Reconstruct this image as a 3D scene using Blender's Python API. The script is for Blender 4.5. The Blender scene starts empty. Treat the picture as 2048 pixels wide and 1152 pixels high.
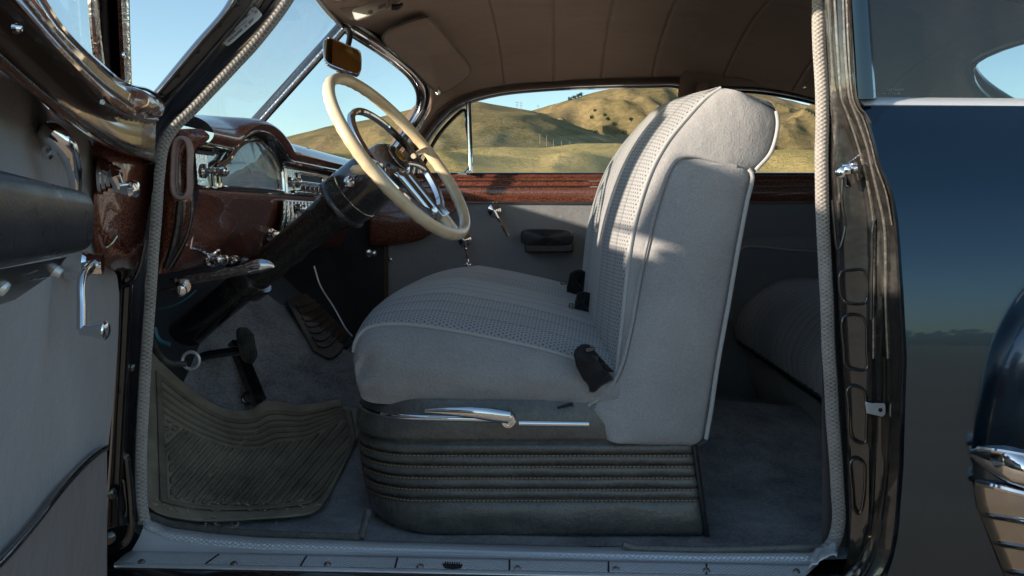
import bpy, bmesh, math, random
import numpy as np
from mathutils import Vector, Matrix, noise
random.seed(7)
C = bpy.context.scene.collection
F = 1870.0; VX, VY = 1110.0, 430.0; ZC = 0.95      # focal length in photo pixels, vanishing point, camera height
PI = math.pi

# ------------------------------------------------------------------ helpers
def P(x, y, Y):
    return Vector(((x-VX)/F*Y, Y, ZC-(y-VY)/F*Y))
def PL(pts, Y):
    return [P(p[0], p[1], p[2] if len(p) > 2 else Y) for p in pts]
HX, HY = -.665, 1.42
TX, TY, NX, NY = .27, -.963, .963, .27
def DS(s, z, h=0):                                # a point of the open door: run along it, height from the eye, stand-off
    return Vector((HX+TX*s+NX*h, HY+TY*s+NY*h, ZC+z))
def D(x, y, h=0.):
    k = (x-VX)/F
    s = (k*(HY+NY*h)-HX-NX*h)/(TX-TY*k)
    q = DS(s, 0, h)
    return Vector((q.x, q.y, ZC-(y-VY)/F*q.y))
def cr(pts, n, closed=False):
    pts = [Vector(p) for p in pts]
    m = len(pts)
    if m == 2:
        return [pts[0].lerp(pts[1], i/(n-1)) for i in range(n)]
    dense = []
    segs = m if closed else m-1
    for i in range(segs):
        if closed: a, b, c, d = pts[i-1], pts[i], pts[(i+1) % m], pts[(i+2) % m]
        else:
            b, c = pts[i], pts[i+1]
            a = pts[i-1] if i else b*2-c
            d = pts[i+2] if i+2 < m else c*2-b
        t1 = max((b-a).length, 1e-6)**.5; t2 = max((c-b).length, 1e-6)**.5; t3 = max((d-c).length, 1e-6)**.5
        m1 = (c-b)+((b-a)/t1-(c-a)/(t1+t2))*t2
        m2 = (c-b)+((d-c)/t3-(d-b)/(t2+t3))*t2
        for k in range(10):
            t = k/10
            dense.append(b*(2*t**3-3*t*t+1)+m1*(t**3-2*t*t+t)+c*(-2*t**3+3*t*t)+m2*(t**3-t*t))
    dense.append(pts[0] if closed else pts[-1])
    L = [0]
    for i in range(1, len(dense)): L.append(L[-1]+(dense[i]-dense[i-1]).length)
    out = []; j = 0
    cnt = n if closed else n-1
    for i in range(n):
        t = L[-1]*i/cnt
        while j < len(L)-2 and L[j+1] < t: j += 1
        w = (t-L[j])/max(L[j+1]-L[j], 1e-9)
        out.append(dense[j].lerp(dense[j+1], w))
    return out
def lin(pts, n):                                   # resample a polyline keeping it straight
    pts = [Vector(p) for p in pts]
    L = [0]
    for i in range(1, len(pts)): L.append(L[-1]+(pts[i]-pts[i-1]).length)
    out = []; j = 0
    for i in range(n):
        t = L[-1]*i/(n-1)
        while j < len(L)-2 and L[j+1] < t: j += 1
        out.append(pts[j].lerp(pts[j+1], (t-L[j])/max(L[j+1]-L[j], 1e-9)))
    return out
SPLIT = {'panel_screw', 'pillar_screw', 'pillar_bead', 'tag_screw', 'hinge_bolt', 'hinge_recess', 'sill_screw', 'plate_slot', 'stamped_recess', 'stamped_rib', 'chrome_strip',
 'garnish_screw', 'armrest_screw', 'kick_panel', 'polished_panel', 'cross_spoke', 'belt_buckle', 'amber_lamp', 'jamb_bead', 'carpet_binding', 'trim_strip', 'piping', 'chrome_bead',
 'rail_bead', 'post_bead', 'guard_bead', 'seat_welt', 'stitching', 'divider_trim', 'rubber_seal', 'spoke_blade', 'spoke_clip', 'gauge_bezel', 'chrome_moulding', 'loose_wire', 'button', 'sill_garnish', 'worn_edge'}
class MB:
    def __init__(s): s.v = []; s.f = []; s.uv = []; s.mi = []; s.cur = 0
    def grid(s, rows, cu=False, cv=False, uvs=None):
        """rows of points; cu closes each row, cv closes the stack of rows"""
        n = len(rows); m = len(rows[0]); b = len(s.v)
        s.v += [tuple(p) for r in rows for p in r]
        R = n if cv else n-1; Q = m if cu else m-1
        ul = [0]; mid = rows[n//2]
        for j in range(1, m+1): ul.append(ul[-1]+(Vector(mid[j % m])-Vector(mid[j-1])).length)
        vl = [0]
        for i in range(1, n+1): vl.append(vl[-1]+(Vector(rows[i % n][m//2])-Vector(rows[i-1][m//2])).length)
        for i in range(R):
            for j in range(Q):
                i2 = (i+1) % n; j2 = (j+1) % m
                s.f.append((b+i*m+j, b+i*m+j2, b+i2*m+j2, b+i2*m+j))
                if uvs: s.uv.append([uvs(i, j), uvs(i, j+1), uvs(i+1, j+1), uvs(i+1, j)])
                else: s.uv.append([(ul[j], vl[i]), (ul[j+1], vl[i]), (ul[j+1], vl[i+1]), (ul[j], vl[i+1])])
                s.mi.append(s.cur)
        return s
    def poly(s, pts):
        b = len(s.v); s.v += [tuple(p) for p in pts]
        s.f.append(tuple(range(b, b+len(pts)))); s.uv.append([(p[0], p[2]) for p in pts]); s.mi.append(s.cur)
        return s
    def tube(s, pts, r, closed=False, seg=10, n=None, caps=True, flat=1., fdir=None, smooth=True):
        if n: pts = cr(pts, n, closed) if smooth else lin(pts, n)
        pts = [Vector(p) for p in pts]; N = len(pts)
        rs = r if hasattr(r, '__len__') else [r]*N
        if len(rs) != N:
            rs = [np.interp(i/(N-1), np.linspace(0, 1, len(rs)), rs) for i in range(N)]
        T = []
        for i in range(N):
            a = pts[i-1] if (i or closed) else pts[i]; c = pts[(i+1) % N] if (i < N-1 or closed) else pts[i]
            T.append((c-a).normalized())
        up = Vector(fdir) if fdir else (Vector((0, 1, 0)) if abs(T[0].y) < .9 else Vector((1, 0, 0)))
        nrm = (up-T[0]*up.dot(T[0])).normalized(); rows = []
        for i in range(N):
            if fdir: nrm = (Vector(fdir)-T[i]*Vector(fdir).dot(T[i])).normalized()
            else: nrm = (nrm-T[i]*nrm.dot(T[i])).normalized()
            bn = T[i].cross(nrm)
            rows.append([pts[i]+nrm*math.cos(2*PI*k/seg)*rs[i]*flat+bn*math.sin(2*PI*k/seg)*rs[i] for k in range(seg)])
        s.grid(rows, cu=True, cv=closed)
        if caps and not closed:
            s.poly(rows[0][::-1]); s.poly(rows[-1])
        return s
    def lathe(s, p0, ax, prof, seg=24, sx=1., side=None):
        """prof: (distance along the axis, radius)"""
        p0 = Vector(p0); ax = Vector(ax).normalized()
        n = Vector(side) if side else (Vector((0, 0, 1)) if abs(ax.z) < .9 else Vector((1, 0, 0)))
        n = (n-ax*n.dot(ax)).normalized(); b = ax.cross(n)
        rows = [[p0+ax*t+n*math.cos(2*PI*k/seg)*r*sx+b*math.sin(2*PI*k/seg)*r for k in range(seg)] for t, r in prof]
        s.grid(rows, cu=True)
        if prof[0][1] > 1e-5: s.poly(rows[0][::-1])
        if prof[-1][1] > 1e-5: s.poly(rows[-1])
        return s
    def prism(s, pts, off):
        """closed solid: outline pushed by off"""
        pts = [Vector(p) for p in pts]; off = Vector(off)
        q = [p+off for p in pts]
        s.poly(pts); s.poly(q[::-1])
        n = len(pts)
        for i in range(n): s.poly([pts[(i+1) % n], pts[i], q[i], q[(i+1) % n]])
        return s
    def box(s, c, sx, sy, sz, ax=(1, 0, 0), up=(0, 0, 1)):
        c = Vector(c); a = Vector(ax).normalized(); u = Vector(up); u = (u-a*u.dot(a)).normalized(); w = u.cross(a)
        pts = [c+a*(i*sx/2)+w*(-sy/2)+u*(j*sz/2) for i, j in ((-1, -1), (1, -1), (1, 1), (-1, 1))]
        return s.prism(pts, w*sy)
    def ball(s, c, r, seg=14, sc=(1, 1, 1)):
        c = Vector(c); rows = []
        for i in range(seg//2+1):
            t = PI*i/(seg//2); t = min(max(t, .02), PI-.02)
            rows.append([c+Vector((math.sin(t)*math.cos(2*PI*k/seg)*r*sc[0], math.sin(t)*math.sin(2*PI*k/seg)*r*sc[1], math.cos(t)*r*sc[2])) for k in range(seg)])
        return s.grid(rows, cu=True)
    def obj(s, name, mats, parent=None, bevel=0, sub=0, solid=0, sharp=35, bseg=2, label=None):
        if name in SPLIT:
            par = {}
            def find(a):
                while par.setdefault(a, a) != a: a = par[a]
                return a
            key = [tuple(round(q, 5) for q in p) for p in s.v]
            for f in s.f:
                r0 = find(key[f[0]])
                for i in f[1:]: par[find(key[i])] = r0
            comp = {}
            for fi, f in enumerate(s.f): comp.setdefault(find(key[f[0]]), []).append(fi)
            if len(comp) > 1:
                last = None
                for fl in comp.values():
                    t = MB(); mp = {}
                    for fi in fl:
                        for i in s.f[fi]:
                            if i not in mp: mp[i] = len(t.v); t.v.append(s.v[i])
                        t.f.append(tuple(mp[i] for i in s.f[fi])); t.uv.append(s.uv[fi]); t.mi.append(s.mi[fi])
                    t.whole = True; last = t.obj2(name, mats, parent, bevel, sub, solid, sharp, bseg, label)
                return last
        return s.obj2(name, mats, parent, bevel, sub, solid, sharp, bseg, label)
    def obj2(s, name, mats, parent=None, bevel=0, sub=0, solid=0, sharp=35, bseg=2, label=None):
        me = bpy.data.meshes.new(name)
        V = np.array(s.v, dtype=float); c = (V.max(0)+V.min(0))/2
        me.from_pydata([tuple(p) for p in V-c], [], s.f)
        uvl = me.uv_layers.new(name='UVMap')
        flat = [q for f in s.uv for p in f for q in p]
        if len(flat) == len(me.loops)*2: uvl.data.foreach_set('uv', flat)
        if not isinstance(mats, (list, tuple)): mats = [mats]
        for m in mats: me.materials.append(m)
        if len(mats) > 1: me.polygons.foreach_set('material_index', s.mi)
        bm = bmesh.new(); bm.from_mesh(me)
        bmesh.ops.remove_doubles(bm, verts=bm.verts, dist=1e-6)
        for f in bm.faces: f.smooth = True
        ang = math.radians(sharp)
        for e in bm.edges:
            if len(e.link_faces) == 2 and e.calc_face_angle(0) > ang: e.smooth = False
        bm.to_mesh(me); bm.free()
        o = bpy.data.objects.new(name, me); C.objects.link(o)
        o['wl'] = tuple(float(q) for q in c)
        place(o, parent)
        if solid:
            md = o.modifiers.new('thickness', 'SOLIDIFY'); md.thickness = solid; md.offset = 0
        if bevel:
            md = o.modifiers.new('bevel', 'BEVEL'); md.width = bevel; md.segments = bseg; md.limit_method = 'ANGLE'; md.angle_limit = .6
            md.harden_normals = False
        if sub:
            md = o.modifiers.new('sub', 'SUBSURF'); md.levels = sub; md.render_levels = sub
        if label: o['label'] = label
        return o
WL = {}
def place(o, parent):
    w = Vector(o['wl']); del o['wl']
    WL[o.name] = w
    if parent: o.parent = parent; o.location = w-WL[parent.name]
    else: o.location = w
def empty(name, loc, parent=None, label=None, cat=None, group=None):
    o = bpy.data.objects.new(name, None); C.objects.link(o); o.empty_display_size = .05
    o['wl'] = tuple(loc); place(o, parent)
    if label: o['label'] = label
    if cat: o['category'] = cat
    if group: o['group'] = group
    return o
def tag(o, label, cat, group=None, kind=None):
    if label: o['label'] = label
    if cat: o['category'] = cat
    if group: o['group'] = group
    if kind: o['kind'] = kind
    return o
def ruled(A, B, n=30, m=8, bulge=None, smooth=True):
    """rows between two curves; bulge(u,v)->Vector offset; u along the curves, v across"""
    if n is None: a, b, n = A, B, len(A)
    else: a = cr(A, n) if smooth else lin(A, n); b = cr(B, n) if smooth else lin(B, n)
    rows = []
    for j in range(m+1):
        v = j/m
        rows.append([a[i].lerp(b[i], v)+(bulge(i/(n-1), v) if bulge else Vector((0, 0, 0))) for i in range(n)])
    return rows
def loft(curves, n=40, m=4, smooth=True, closed=False, across=True):
    cs = [cr(c, n, closed) if smooth else lin(c, n) for c in curves]
    if not across or len(cs) == 2: return [r for r in cs]
    cols = [cr([c[i] for c in cs], m*(len(cs)-1)+1) for i in range(n)]
    return [[cols[i][j] for i in range(n)] for j in range(len(cols[0]))]
def text_mesh(txt, size, origin, ex, ey, mat, parent, name='lettering', ext=.0003, align='LEFT'):
    cu = bpy.data.curves.new('t', 'FONT'); cu.body = txt; cu.size = size; cu.extrude = ext; cu.align_x = align
    t = bpy.data.objects.new('t', cu); C.objects.link(t)
    dg = bpy.context.evaluated_depsgraph_get(); me = bpy.data.meshes.new_from_object(t.evaluated_get(dg))
    bpy.data.objects.remove(t)
    ex = Vector(ex).normalized(); ey = Vector(ey); ey = (ey-ex*ey.dot(ex)).normalized(); ez = ex.cross(ey)
    M = Matrix(((ex.x, ey.x, ez.x), (ex.y, ey.y, ez.y), (ex.z, ey.z, ez.z))).to_4x4()
    me.transform(M); me.materials.clear(); me.materials.append(mat)
    o = bpy.data.objects.new(name, me); C.objects.link(o); o['wl'] = tuple(origin); place(o, parent)
    return o

# ------------------------------------------------------------------ materials
def newmat(name):
    m = bpy.data.materials.new(name); m.use_nodes = True
    nt = m.node_tree; b = nt.nodes['Principled BSDF']
    return m, nt, b
def nd(nt, t, **k):
    n = nt.nodes.new(t)
    for a, v in k.items(): setattr(n, a, v)
    return n
def mth(nt, op, a, b=None, c=None):
    n = nt.nodes.new('ShaderNodeMath'); n.operation = op
    for i, v in enumerate((a, b, c)):
        if v is None: continue
        if isinstance(v, (int, float)): n.inputs[i].default_value = v
        else: nt.links.new(v, n.inputs[i])
    return n.outputs[0]
def coords(nt, kind='Object'):
    return nd(nt, 'ShaderNodeTexCoord').outputs[kind]
def noise_(nt, co, scale, detail=3, rough=.55, sc=None):
    n = nd(nt, 'ShaderNodeTexNoise'); n.inputs['Scale'].default_value = scale; n.inputs['Detail'].default_value = detail
    n.inputs['Roughness'].default_value = rough
    if sc:
        mp = nd(nt, 'ShaderNodeMapping'); mp.inputs['Scale'].default_value = sc; nt.links.new(co, mp.inputs[0]); co = mp.outputs[0]
    nt.links.new(co, n.inputs['Vector']); return n.outputs['Fac']
def ramp(nt, fac, stops):
    r = nd(nt, 'ShaderNodeValToRGB'); nt.links.new(fac, r.inputs[0]); e = r.color_ramp.elements
    while len(e) < len(stops): e.new(.5)
    for i, (p, c) in enumerate(stops): e[i].position = p; e[i].color = (*c, 1) if len(c) == 3 else c
    return r.outputs[0]
def mixc(nt, fac, a, b):
    n = nd(nt, 'ShaderNodeMix', data_type='RGBA')
    for i, v in ((0, fac), (6, a), (7, b)):
        if isinstance(v, (int, float)): n.inputs[i].default_value = v
        elif isinstance(v, tuple): n.inputs[i].default_value = (*v, 1)
        else: nt.links.new(v, n.inputs[i])
    return n.outputs[2]
def bump(nt, b, h, strength=.3, dist=.002, prev=None):
    n = nd(nt, 'ShaderNodeBump'); n.inputs['Strength'].default_value = strength; n.inputs['Distance'].default_value = dist
    nt.links.new(h, n.inputs['Height'])
    if prev: nt.links.new(prev, n.inputs['Normal'])
    nt.links.new(n.outputs[0], b.inputs['Normal']); return n.outputs[0]
def setp(b, col=None, rough=None, metal=None, coat=None, ior=None, spec=None, sheen=None, coatr=.03):
    if col is not None: b.inputs['Base Color'].default_value = (*col, 1)
    if rough is not None: b.inputs['Roughness'].default_value = rough
    if metal is not None: b.inputs['Metallic'].default_value = metal
    if coat is not None: b.inputs['Coat Weight'].default_value = coat; b.inputs['Coat Roughness'].default_value = coatr
    if ior is not None: b.inputs['IOR'].default_value = ior
    if spec is not None: b.inputs['Specular IOR Level'].default_value = spec
    if sheen is not None: b.inputs['Sheen Weight'].default_value = sheen; b.inputs['Sheen Roughness'].default_value = .5
def cloth(name, col, var=.15, sc=900, bs=.35, sheen=.3, rough=.9, big=4, bd=.0015):
    m, nt, b = newmat(name); co = coords(nt)
    f = noise_(nt, co, big, 4); g = noise_(nt, co, sc, 2)
    k = mth(nt, 'ADD', mth(nt, 'MULTIPLY', f, .6), mth(nt, 'MULTIPLY', g, .4))
    c = ramp(nt, k, [(.3, tuple(q*(1-var) for q in col)), (.7, tuple(q*(1+var) for q in col))])
    nt.links.new(c, b.inputs['Base Color']); setp(b, rough=rough, spec=.25, sheen=sheen)
    n1 = bump(nt, b, g, bs, bd); bump(nt, b, noise_(nt, co, 6, 4, .6), .5, .02, n1)
    return m
def paint(name, col, col2=None, rough=.25, coat=1., sc=500, ior=1.5, thr=(.45, .62), metal=0., orange=.02, cr_=.02):
    m, nt, b = newmat(name); co = coords(nt)
    setp(b, col, rough, metal, coat, ior, coatr=cr_)
    if col2:
        f = noise_(nt, co, sc, 3, .7); c = ramp(nt, f, [(thr[0], col), (thr[1], col2)])
        nt.links.new(c, b.inputs['Base Color'])
    r = noise_(nt, co, 3.1, 5, .65)
    nt.links.new(mth(nt, 'MULTIPLY_ADD', r, .25, rough-.1 if rough > .12 else rough), b.inputs['Roughness'])
    if orange: bump(nt, b, noise_(nt, co, 30, 2), orange, .01)
    return m
def metalm(name, col=(.8, .8, .8), rough=.06, var=.12, bumpy=0.03, bsc=25):
    m, nt, b = newmat(name); co = coords(nt); setp(b, col, rough, 1.)
    nt.links.new(mth(nt, 'MULTIPLY_ADD', noise_(nt, co, 40, 5, .7), var, rough-var*.4), b.inputs['Roughness'])
    if bumpy: bump(nt, b, noise_(nt, co, bsc, 2), bumpy, .01)
    return m
M = {}
M['cloth'] = cloth('grey_wool_cloth', (.36, .352, .348), var=.30, sc=330, bs=.6)
M['cloth_dk'] = cloth('grey_door_cloth', (.28, .28, .29), var=.16, sc=330, bs=.5)
M['charcoal'] = cloth('charcoal_kick_cloth', (.125, .115, .118))
M['liner'] = cloth('taupe_headliner', (.32, .225, .17), var=.14, sheen=.1, sc=600, big=3)
M['piping'] = cloth('pale_piping_cloth', (.46, .46, .45), sc=1500)
M['belt'] = cloth('black_webbing', (.012, .013, .015), sc=800, rough=.45, sheen=.2, bs=.5)
M['chrome'] = metalm('chrome')
M['chrome_pit'] = metalm('pitted_chrome', (.72, .71, .69), .1, .3, .15, 180)
M['guard'] = metalm('worn_guard_chrome', (.48, .46, .44), .10, .2)
M['alu'] = metalm('brushed_aluminium', (.86, .88, .9), .34, .2)
M['alu'].node_tree.nodes['Principled BSDF'].inputs['Metallic'].default_value = .5
M['maroon'] = paint('maroon_grained_enamel', (.045, .010, .006), (.34, .11, .06), .3, 1., 330, thr=(.44, .60))
M['polished'] = paint('mirror_polished_band', (.42, .35, .30), None, .05, .5, 600, metal=.9)
M['maroon_gloss'] = paint('polished_maroon_enamel', (.045, .018, .012), (.08, .03, .02), .12, 1., 600, ior=2.1)
M['jamb'] = paint('dark_jamb_enamel', (.011, .010, .009), (.034, .029, .025), .22, 1., 60, ior=1.6, thr=(.4, .75), orange=.12)
M['blackp'] = paint('black_pillar_enamel', (.006, .006, .008), (.012, .012, .014), .2, 1., 80)
M['body'] = paint('blue_black_body_enamel', (.001, .005, .011), None, .08, .6, 60, ior=1.85, orange=.004, cr_=.015)
bb = M['body'].node_tree.nodes['Principled BSDF']; bb.inputs['Coat Tint'].default_value = (.88, .96, 1, 1); bb.inputs['Specular Tint'].default_value = (.66, .85, 1, 1); bb.inputs['Coat IOR'].default_value = 1.5
M['column'] = paint('brown_black_column_enamel', (.032, .026, .023), (.05, .042, .037), .16, .8, 120)
M['edge'] = paint('edge_highlight_and_dull_metal', (.25, .22, .19), (.4, .36, .32), .2, .6, 90, metal=.7)  # jamb ridge highlights put into the colour; also plain screw and rod metal
def glassmat(name, tint=(.93, .97, .97), refl=1.0, dirt=.03):
    m = bpy.data.materials.new(name); m.use_nodes = True; nt = m.node_tree; nt.nodes.clear()
    out = nd(nt, 'ShaderNodeOutputMaterial'); tr = nd(nt, 'ShaderNodeBsdfTransparent'); gl = nd(nt, 'ShaderNodeBsdfGlossy')
    tr.inputs[0].default_value = (*tint, 1); gl.inputs['Roughness'].default_value = .01
    fr = nd(nt, 'ShaderNodeLayerWeight')
    ff = mth(nt, 'MULTIPLY_ADD', mth(nt, 'POWER', fr.outputs['Facing'], 5), .9, .045)
    mx = nd(nt, 'ShaderNodeMixShader'); nt.links.new(mth(nt, 'MINIMUM', mth(nt, 'MULTIPLY', ff, refl), .95), mx.inputs[0])
    nt.links.new(tr.outputs[0], mx.inputs[1]); nt.links.new(gl.outputs[0], mx.inputs[2])
    df = nd(nt, 'ShaderNodeBsdfDiffuse'); df.inputs[0].default_value = (.6, .62, .62, 1)
    m2 = nd(nt, 'ShaderNodeMixShader')
    co = coords(nt)
    f = mth(nt, 'MULTIPLY', mth(nt, 'POWER', noise_(nt, co, 9, 8, .7, (1, 1, .4)), 3), dirt*4)
    nt.links.new(f, m2.inputs[0]); nt.links.new(mx.outputs[0], m2.inputs[1]); nt.links.new(df.outputs[0], m2.inputs[2])
    nt.links.new(m2.outputs[0], out.inputs[0]); return m
M['glass'] = glassmat('window_glass', refl=.5)
M['glass_q'] = glassmat('quarter_glass', (.55, .6, .62), 1.6, .02)
M['glass_g'] = glassmat('gauge_glass', (.85, .9, .92), .8, .03)
# leather
def leather(name, col, col2, rough=.42, sc=60, worn=True):
    m, nt, b = newmat(name); co = coords(nt)
    f = mth(nt, 'ADD', mth(nt, 'MULTIPLY', noise_(nt, co, 14, 7, .72), .5), mth(nt, 'MULTIPLY', noise_(nt, co, 170, 4, .8), .5)); c = ramp(nt, f, [(.36, col), (.66, col2)])
    nt.links.new(c, b.inputs['Base Color']); setp(b, rough=rough, spec=.5)
    nt.links.new(mth(nt, 'MULTIPLY_ADD', noise_(nt, co, 25, 5), .35, rough-.17), b.inputs['Roughness'])
    v = nd(nt, 'ShaderNodeTexVoronoi', feature='DISTANCE_TO_EDGE'); v.inputs['Scale'].default_value = 260; nt.links.new(co, v.inputs['Vector'])
    n1 = bump(nt, b, v.outputs['Distance'], .35, .0015)
    bump(nt, b, noise_(nt, co, 26, 6, .6, (1, 1, 1.6)), .4, .006, n1)
    return m
M['leather'] = leather('worn_charcoal_leather', (.068, .066, .062), (.165, .158, .142), .28)
M['leather'].node_tree.nodes['Principled BSDF'].inputs['Coat Weight'].default_value = .35; M['leather'].node_tree.nodes['Principled BSDF'].inputs['Coat Roughness'].default_value = .25
M['leather_bl'] = leather('black_leather', (.016, .018, .022), (.032, .035, .041), .30)
for n in M['leather_bl'].node_tree.nodes:
    if n.type == 'BUMP': n.inputs['Strength'].default_value *= .3
# rubber mat
m, nt, b = newmat('dusty_rubber'); co = coords(nt)
c = ramp(nt, noise_(nt, co, 9, 8, .7), [(.35, (.22, .185, .13)), (.7, (.46, .39, .28))]); nt.links.new(c, b.inputs['Base Color'])
setp(b, rough=.62, spec=.4); bump(nt, b, noise_(nt, co, 300, 3), .3, .001); M['rubber'] = m
mr = m.copy(); mr.name = 'rubbed_rubber_ribs'; M['rubber_hi'] = mr
for n in mr.node_tree.nodes:
    if n.type == 'VALTORGB':
        n.color_ramp.elements[0].color = (.15, .125, .09, 1); n.color_ramp.elements[1].color = (.33, .28, .20, 1)
M['pedal'] = paint('black_pedal_rubber', (.035, .033, .03), (.09, .085, .075), .6, 0., 60)
M['boot'] = paint('brown_rubber_boot', (.40, .28, .245), (.48, .34, .30), .5, 0., 60)
M['fabric_black'] = cloth('black_felt_and_toe_shade', (.035, .034, .037), sc=300, var=.3)  # black felt; on the toe board its black stands in for shade
# carpet
m, nt, b = newmat('navy_charcoal_carpet'); co = coords(nt)
k = mth(nt, 'ADD', mth(nt, 'MULTIPLY', noise_(nt, co, 7, 6, .7), .6), mth(nt, 'MULTIPLY', noise_(nt, co, 190, 4, .8), .45))
c = ramp(nt, k, [(.41, (.085, .085, .095)), (.62, (.60, .575, .56))]); nt.links.new(c, b.inputs['Base Color'])
setp(b, rough=1., spec=.1, sheen=.5); n1 = bump(nt, b, noise_(nt, co, 200, 4, .85), 1., .010); bump(nt, b, noise_(nt, co, 20, 3), .5, .02, n1); M['carpet'] = m
# windlace: fuzzy twisted rib
m, nt, b = newmat('woven_windlace'); uv = coords(nt, 'UV'); co = coords(nt)
sp = nd(nt, 'ShaderNodeSeparateXYZ'); nt.links.new(uv, sp.inputs[0])
su = mth(nt, 'SINE', mth(nt, 'MULTIPLY_ADD', sp.outputs[1], 900, mth(nt, 'MULTIPLY', sp.outputs[0], 500)))
sv = mth(nt, 'SINE', mth(nt, 'MULTIPLY_ADD', sp.outputs[1], 900, mth(nt, 'MULTIPLY', sp.outputs[0], -500)))
h = mth(nt, 'ADD', mth(nt, 'MULTIPLY', mth(nt, 'ADD', su, sv), .25), noise_(nt, co, 260, 4, .8))
nz = mth(nt, 'ADD', mth(nt, 'MULTIPLY', noise_(nt, co, 12, 5, .7), .6), mth(nt, 'MULTIPLY', h, .35))
c = ramp(nt, nz, [(.2, (.17, .145, .12)), (.45, (.42, .39, .35)), (.8, (.60, .565, .52))]); nt.links.new(c, b.inputs['Base Color'])
setp(b, rough=1., spec=.1, sheen=.6); bump(nt, b, h, .9, .003); M['windlace'] = m
m2 = m.copy(); m2.name = 'brown_woven_trim'; M['weave_br'] = m2
for n in m2.node_tree.nodes:
    if n.type == 'VALTORGB':
        for e, c_ in zip(n.color_ramp.elements, ((.03, .018, .013), (.09, .055, .04), (.16, .10, .075))): e.color = (*c_, 1)
# pleated perforated upholstery, uv in metres: u across the pleats
def uphol(name, col, pleat=.052, band=(.0, .16), su=1):
    m, nt, b = newmat(name); uv = coords(nt, 'UV'); co = coords(nt)
    sp = nd(nt, 'ShaderNodeSeparateXYZ'); nt.links.new(uv, sp.inputs[0]); u, v = sp.outputs[0], sp.outputs[1]
    s = .0085
    us = mth(nt, 'DIVIDE', u, s); vs = mth(nt, 'DIVIDE', v, s*.8)
    row = mth(nt, 'FLOOR', vs); uu = mth(nt, 'ADD', us, mth(nt, 'MULTIPLY', mth(nt, 'MODULO', row, 2), .5))
    du = mth(nt, 'SUBTRACT', mth(nt, 'FRACT', uu), .5); dv = mth(nt, 'SUBTRACT', mth(nt, 'FRACT', vs), .5)
    d = mth(nt, 'SQRT', mth(nt, 'ADD', mth(nt, 'MULTIPLY', du, du), mth(nt, 'MULTIPLY', dv, dv)))
    hole = mth(nt, 'LESS_THAN', d, .25)
    per = mth(nt, 'FRACT', mth(nt, 'DIVIDE', u, .36))
    inb = mth(nt, 'LESS_THAN', per, .46)
    hole = mth(nt, 'MULTIPLY', hole, mth(nt, 'MULTIPLY_ADD', inb, .92, .06))
    pf = mth(nt, 'FRACT', mth(nt, 'DIVIDE', u, pleat)); pd = mth(nt, 'ABSOLUTE', mth(nt, 'SUBTRACT', pf, .5))   # .5 at the seam
    dash = mth(nt, 'GREATER_THAN', mth(nt, 'FRACT', mth(nt, 'DIVIDE', v, .011)), .35)
    seam = mth(nt, 'MULTIPLY', mth(nt, 'GREATER_THAN', pd, .47), mth(nt, 'MULTIPLY_ADD', dash, .6, .25))
    dark = mth(nt, 'MAXIMUM', hole, seam)
    f = noise_(nt, co, 5, 4); g = noise_(nt, co, 700, 2)
    k = mth(nt, 'ADD', mth(nt, 'MULTIPLY', f, .55), mth(nt, 'MULTIPLY', g, .45))
    c = ramp(nt, k, [(.3, tuple(q*.86 for q in col)), (.7, tuple(q*1.14 for q in col))])
    c = mixc(nt, mth(nt, 'MULTIPLY', dark, .72), c, (.04, .04, .045)); nt.links.new(c, b.inputs['Base Color'])
    setp(b, rough=.9, spec=.25, sheen=.3)
    hp = mth(nt, 'POWER', mth(nt, 'MULTIPLY', pd, 2), 4)
    hh = mth(nt, 'SUBTRACT', mth(nt, 'MULTIPLY', g, .2), mth(nt, 'ADD', hp, mth(nt, 'MULTIPLY', hole, .5)))
    bump(nt, b, hh, .8, .004); return m
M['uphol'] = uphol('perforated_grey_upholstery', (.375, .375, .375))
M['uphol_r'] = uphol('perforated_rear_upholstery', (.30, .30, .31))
# leather stitch
m, nt, b = newmat('tan_stitching'); uv = coords(nt, 'UV'); sp = nd(nt, 'ShaderNodeSeparateXYZ'); nt.links.new(uv, sp.inputs[0])
f = mth(nt, 'LESS_THAN', mth(nt, 'FRACT', mth(nt, 'DIVIDE', sp.outputs[1], .0075)), .68)
nt.links.new(mixc(nt, f, (.03, .027, .024), (.42, .26, .13)), b.inputs['Base Color']); setp(b, rough=.8); M['stitch'] = m
# plastic etc
m, nt, b = newmat('cream_plastic'); co = coords(nt); setp(b, (.72, .52, .33), .28, 0, .5)
nt.links.new(ramp(nt, noise_(nt, co, 14, 4), [(.3, (.74, .54, .31)), (.5, (.86, .70, .46)), (.75, (.90, .77, .55))]), b.inputs['Base Color'])
b.inputs['Subsurface Weight'].default_value = .15; b.inputs['Subsurface Radius'].default_value = (.01, .006, .003); b.inputs['Subsurface Scale'].default_value = .5
M['cream'] = m
M['visor_pl'] = cloth('tan_vinyl', (.24, .20, .165), sc=300, sheen=0, rough=.6)
M['remote'] = paint('grey_plastic', (.33, .29, .25), None, .45, 0.)
M['black_pl'] = paint('black_plastic', (.012, .012, .013), None, .35, .2)
M['gold'] = metalm('gold_leaf_metal', (.75, .55, .22), .25)
M['mirror'] = metalm('rear_view_mirror_glass', (.5, .33, .13), .02, .0, 0)
M['ink'] = paint('black_ink', (.02, .02, .022), None, .6, 0.)
M['inkw'] = paint('pale_etching', (.30, .33, .34), None, .6, 0.)
M['plate'] = paint('pale_aluminium_tag', (.78, .78, .78), (.85, .85, .85), .4, .1, 40, metal=.1)
M['dial'] = paint('dial_with_sky_reflection', (.42, .58, .68), (.50, .66, .75), .4, 0., 20)  # pale blue sky reflection of the glass is painted into the dial colour
M['dialw'] = paint('dial_marking', (.5, .6, .62), None, .5, 0.)
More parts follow.
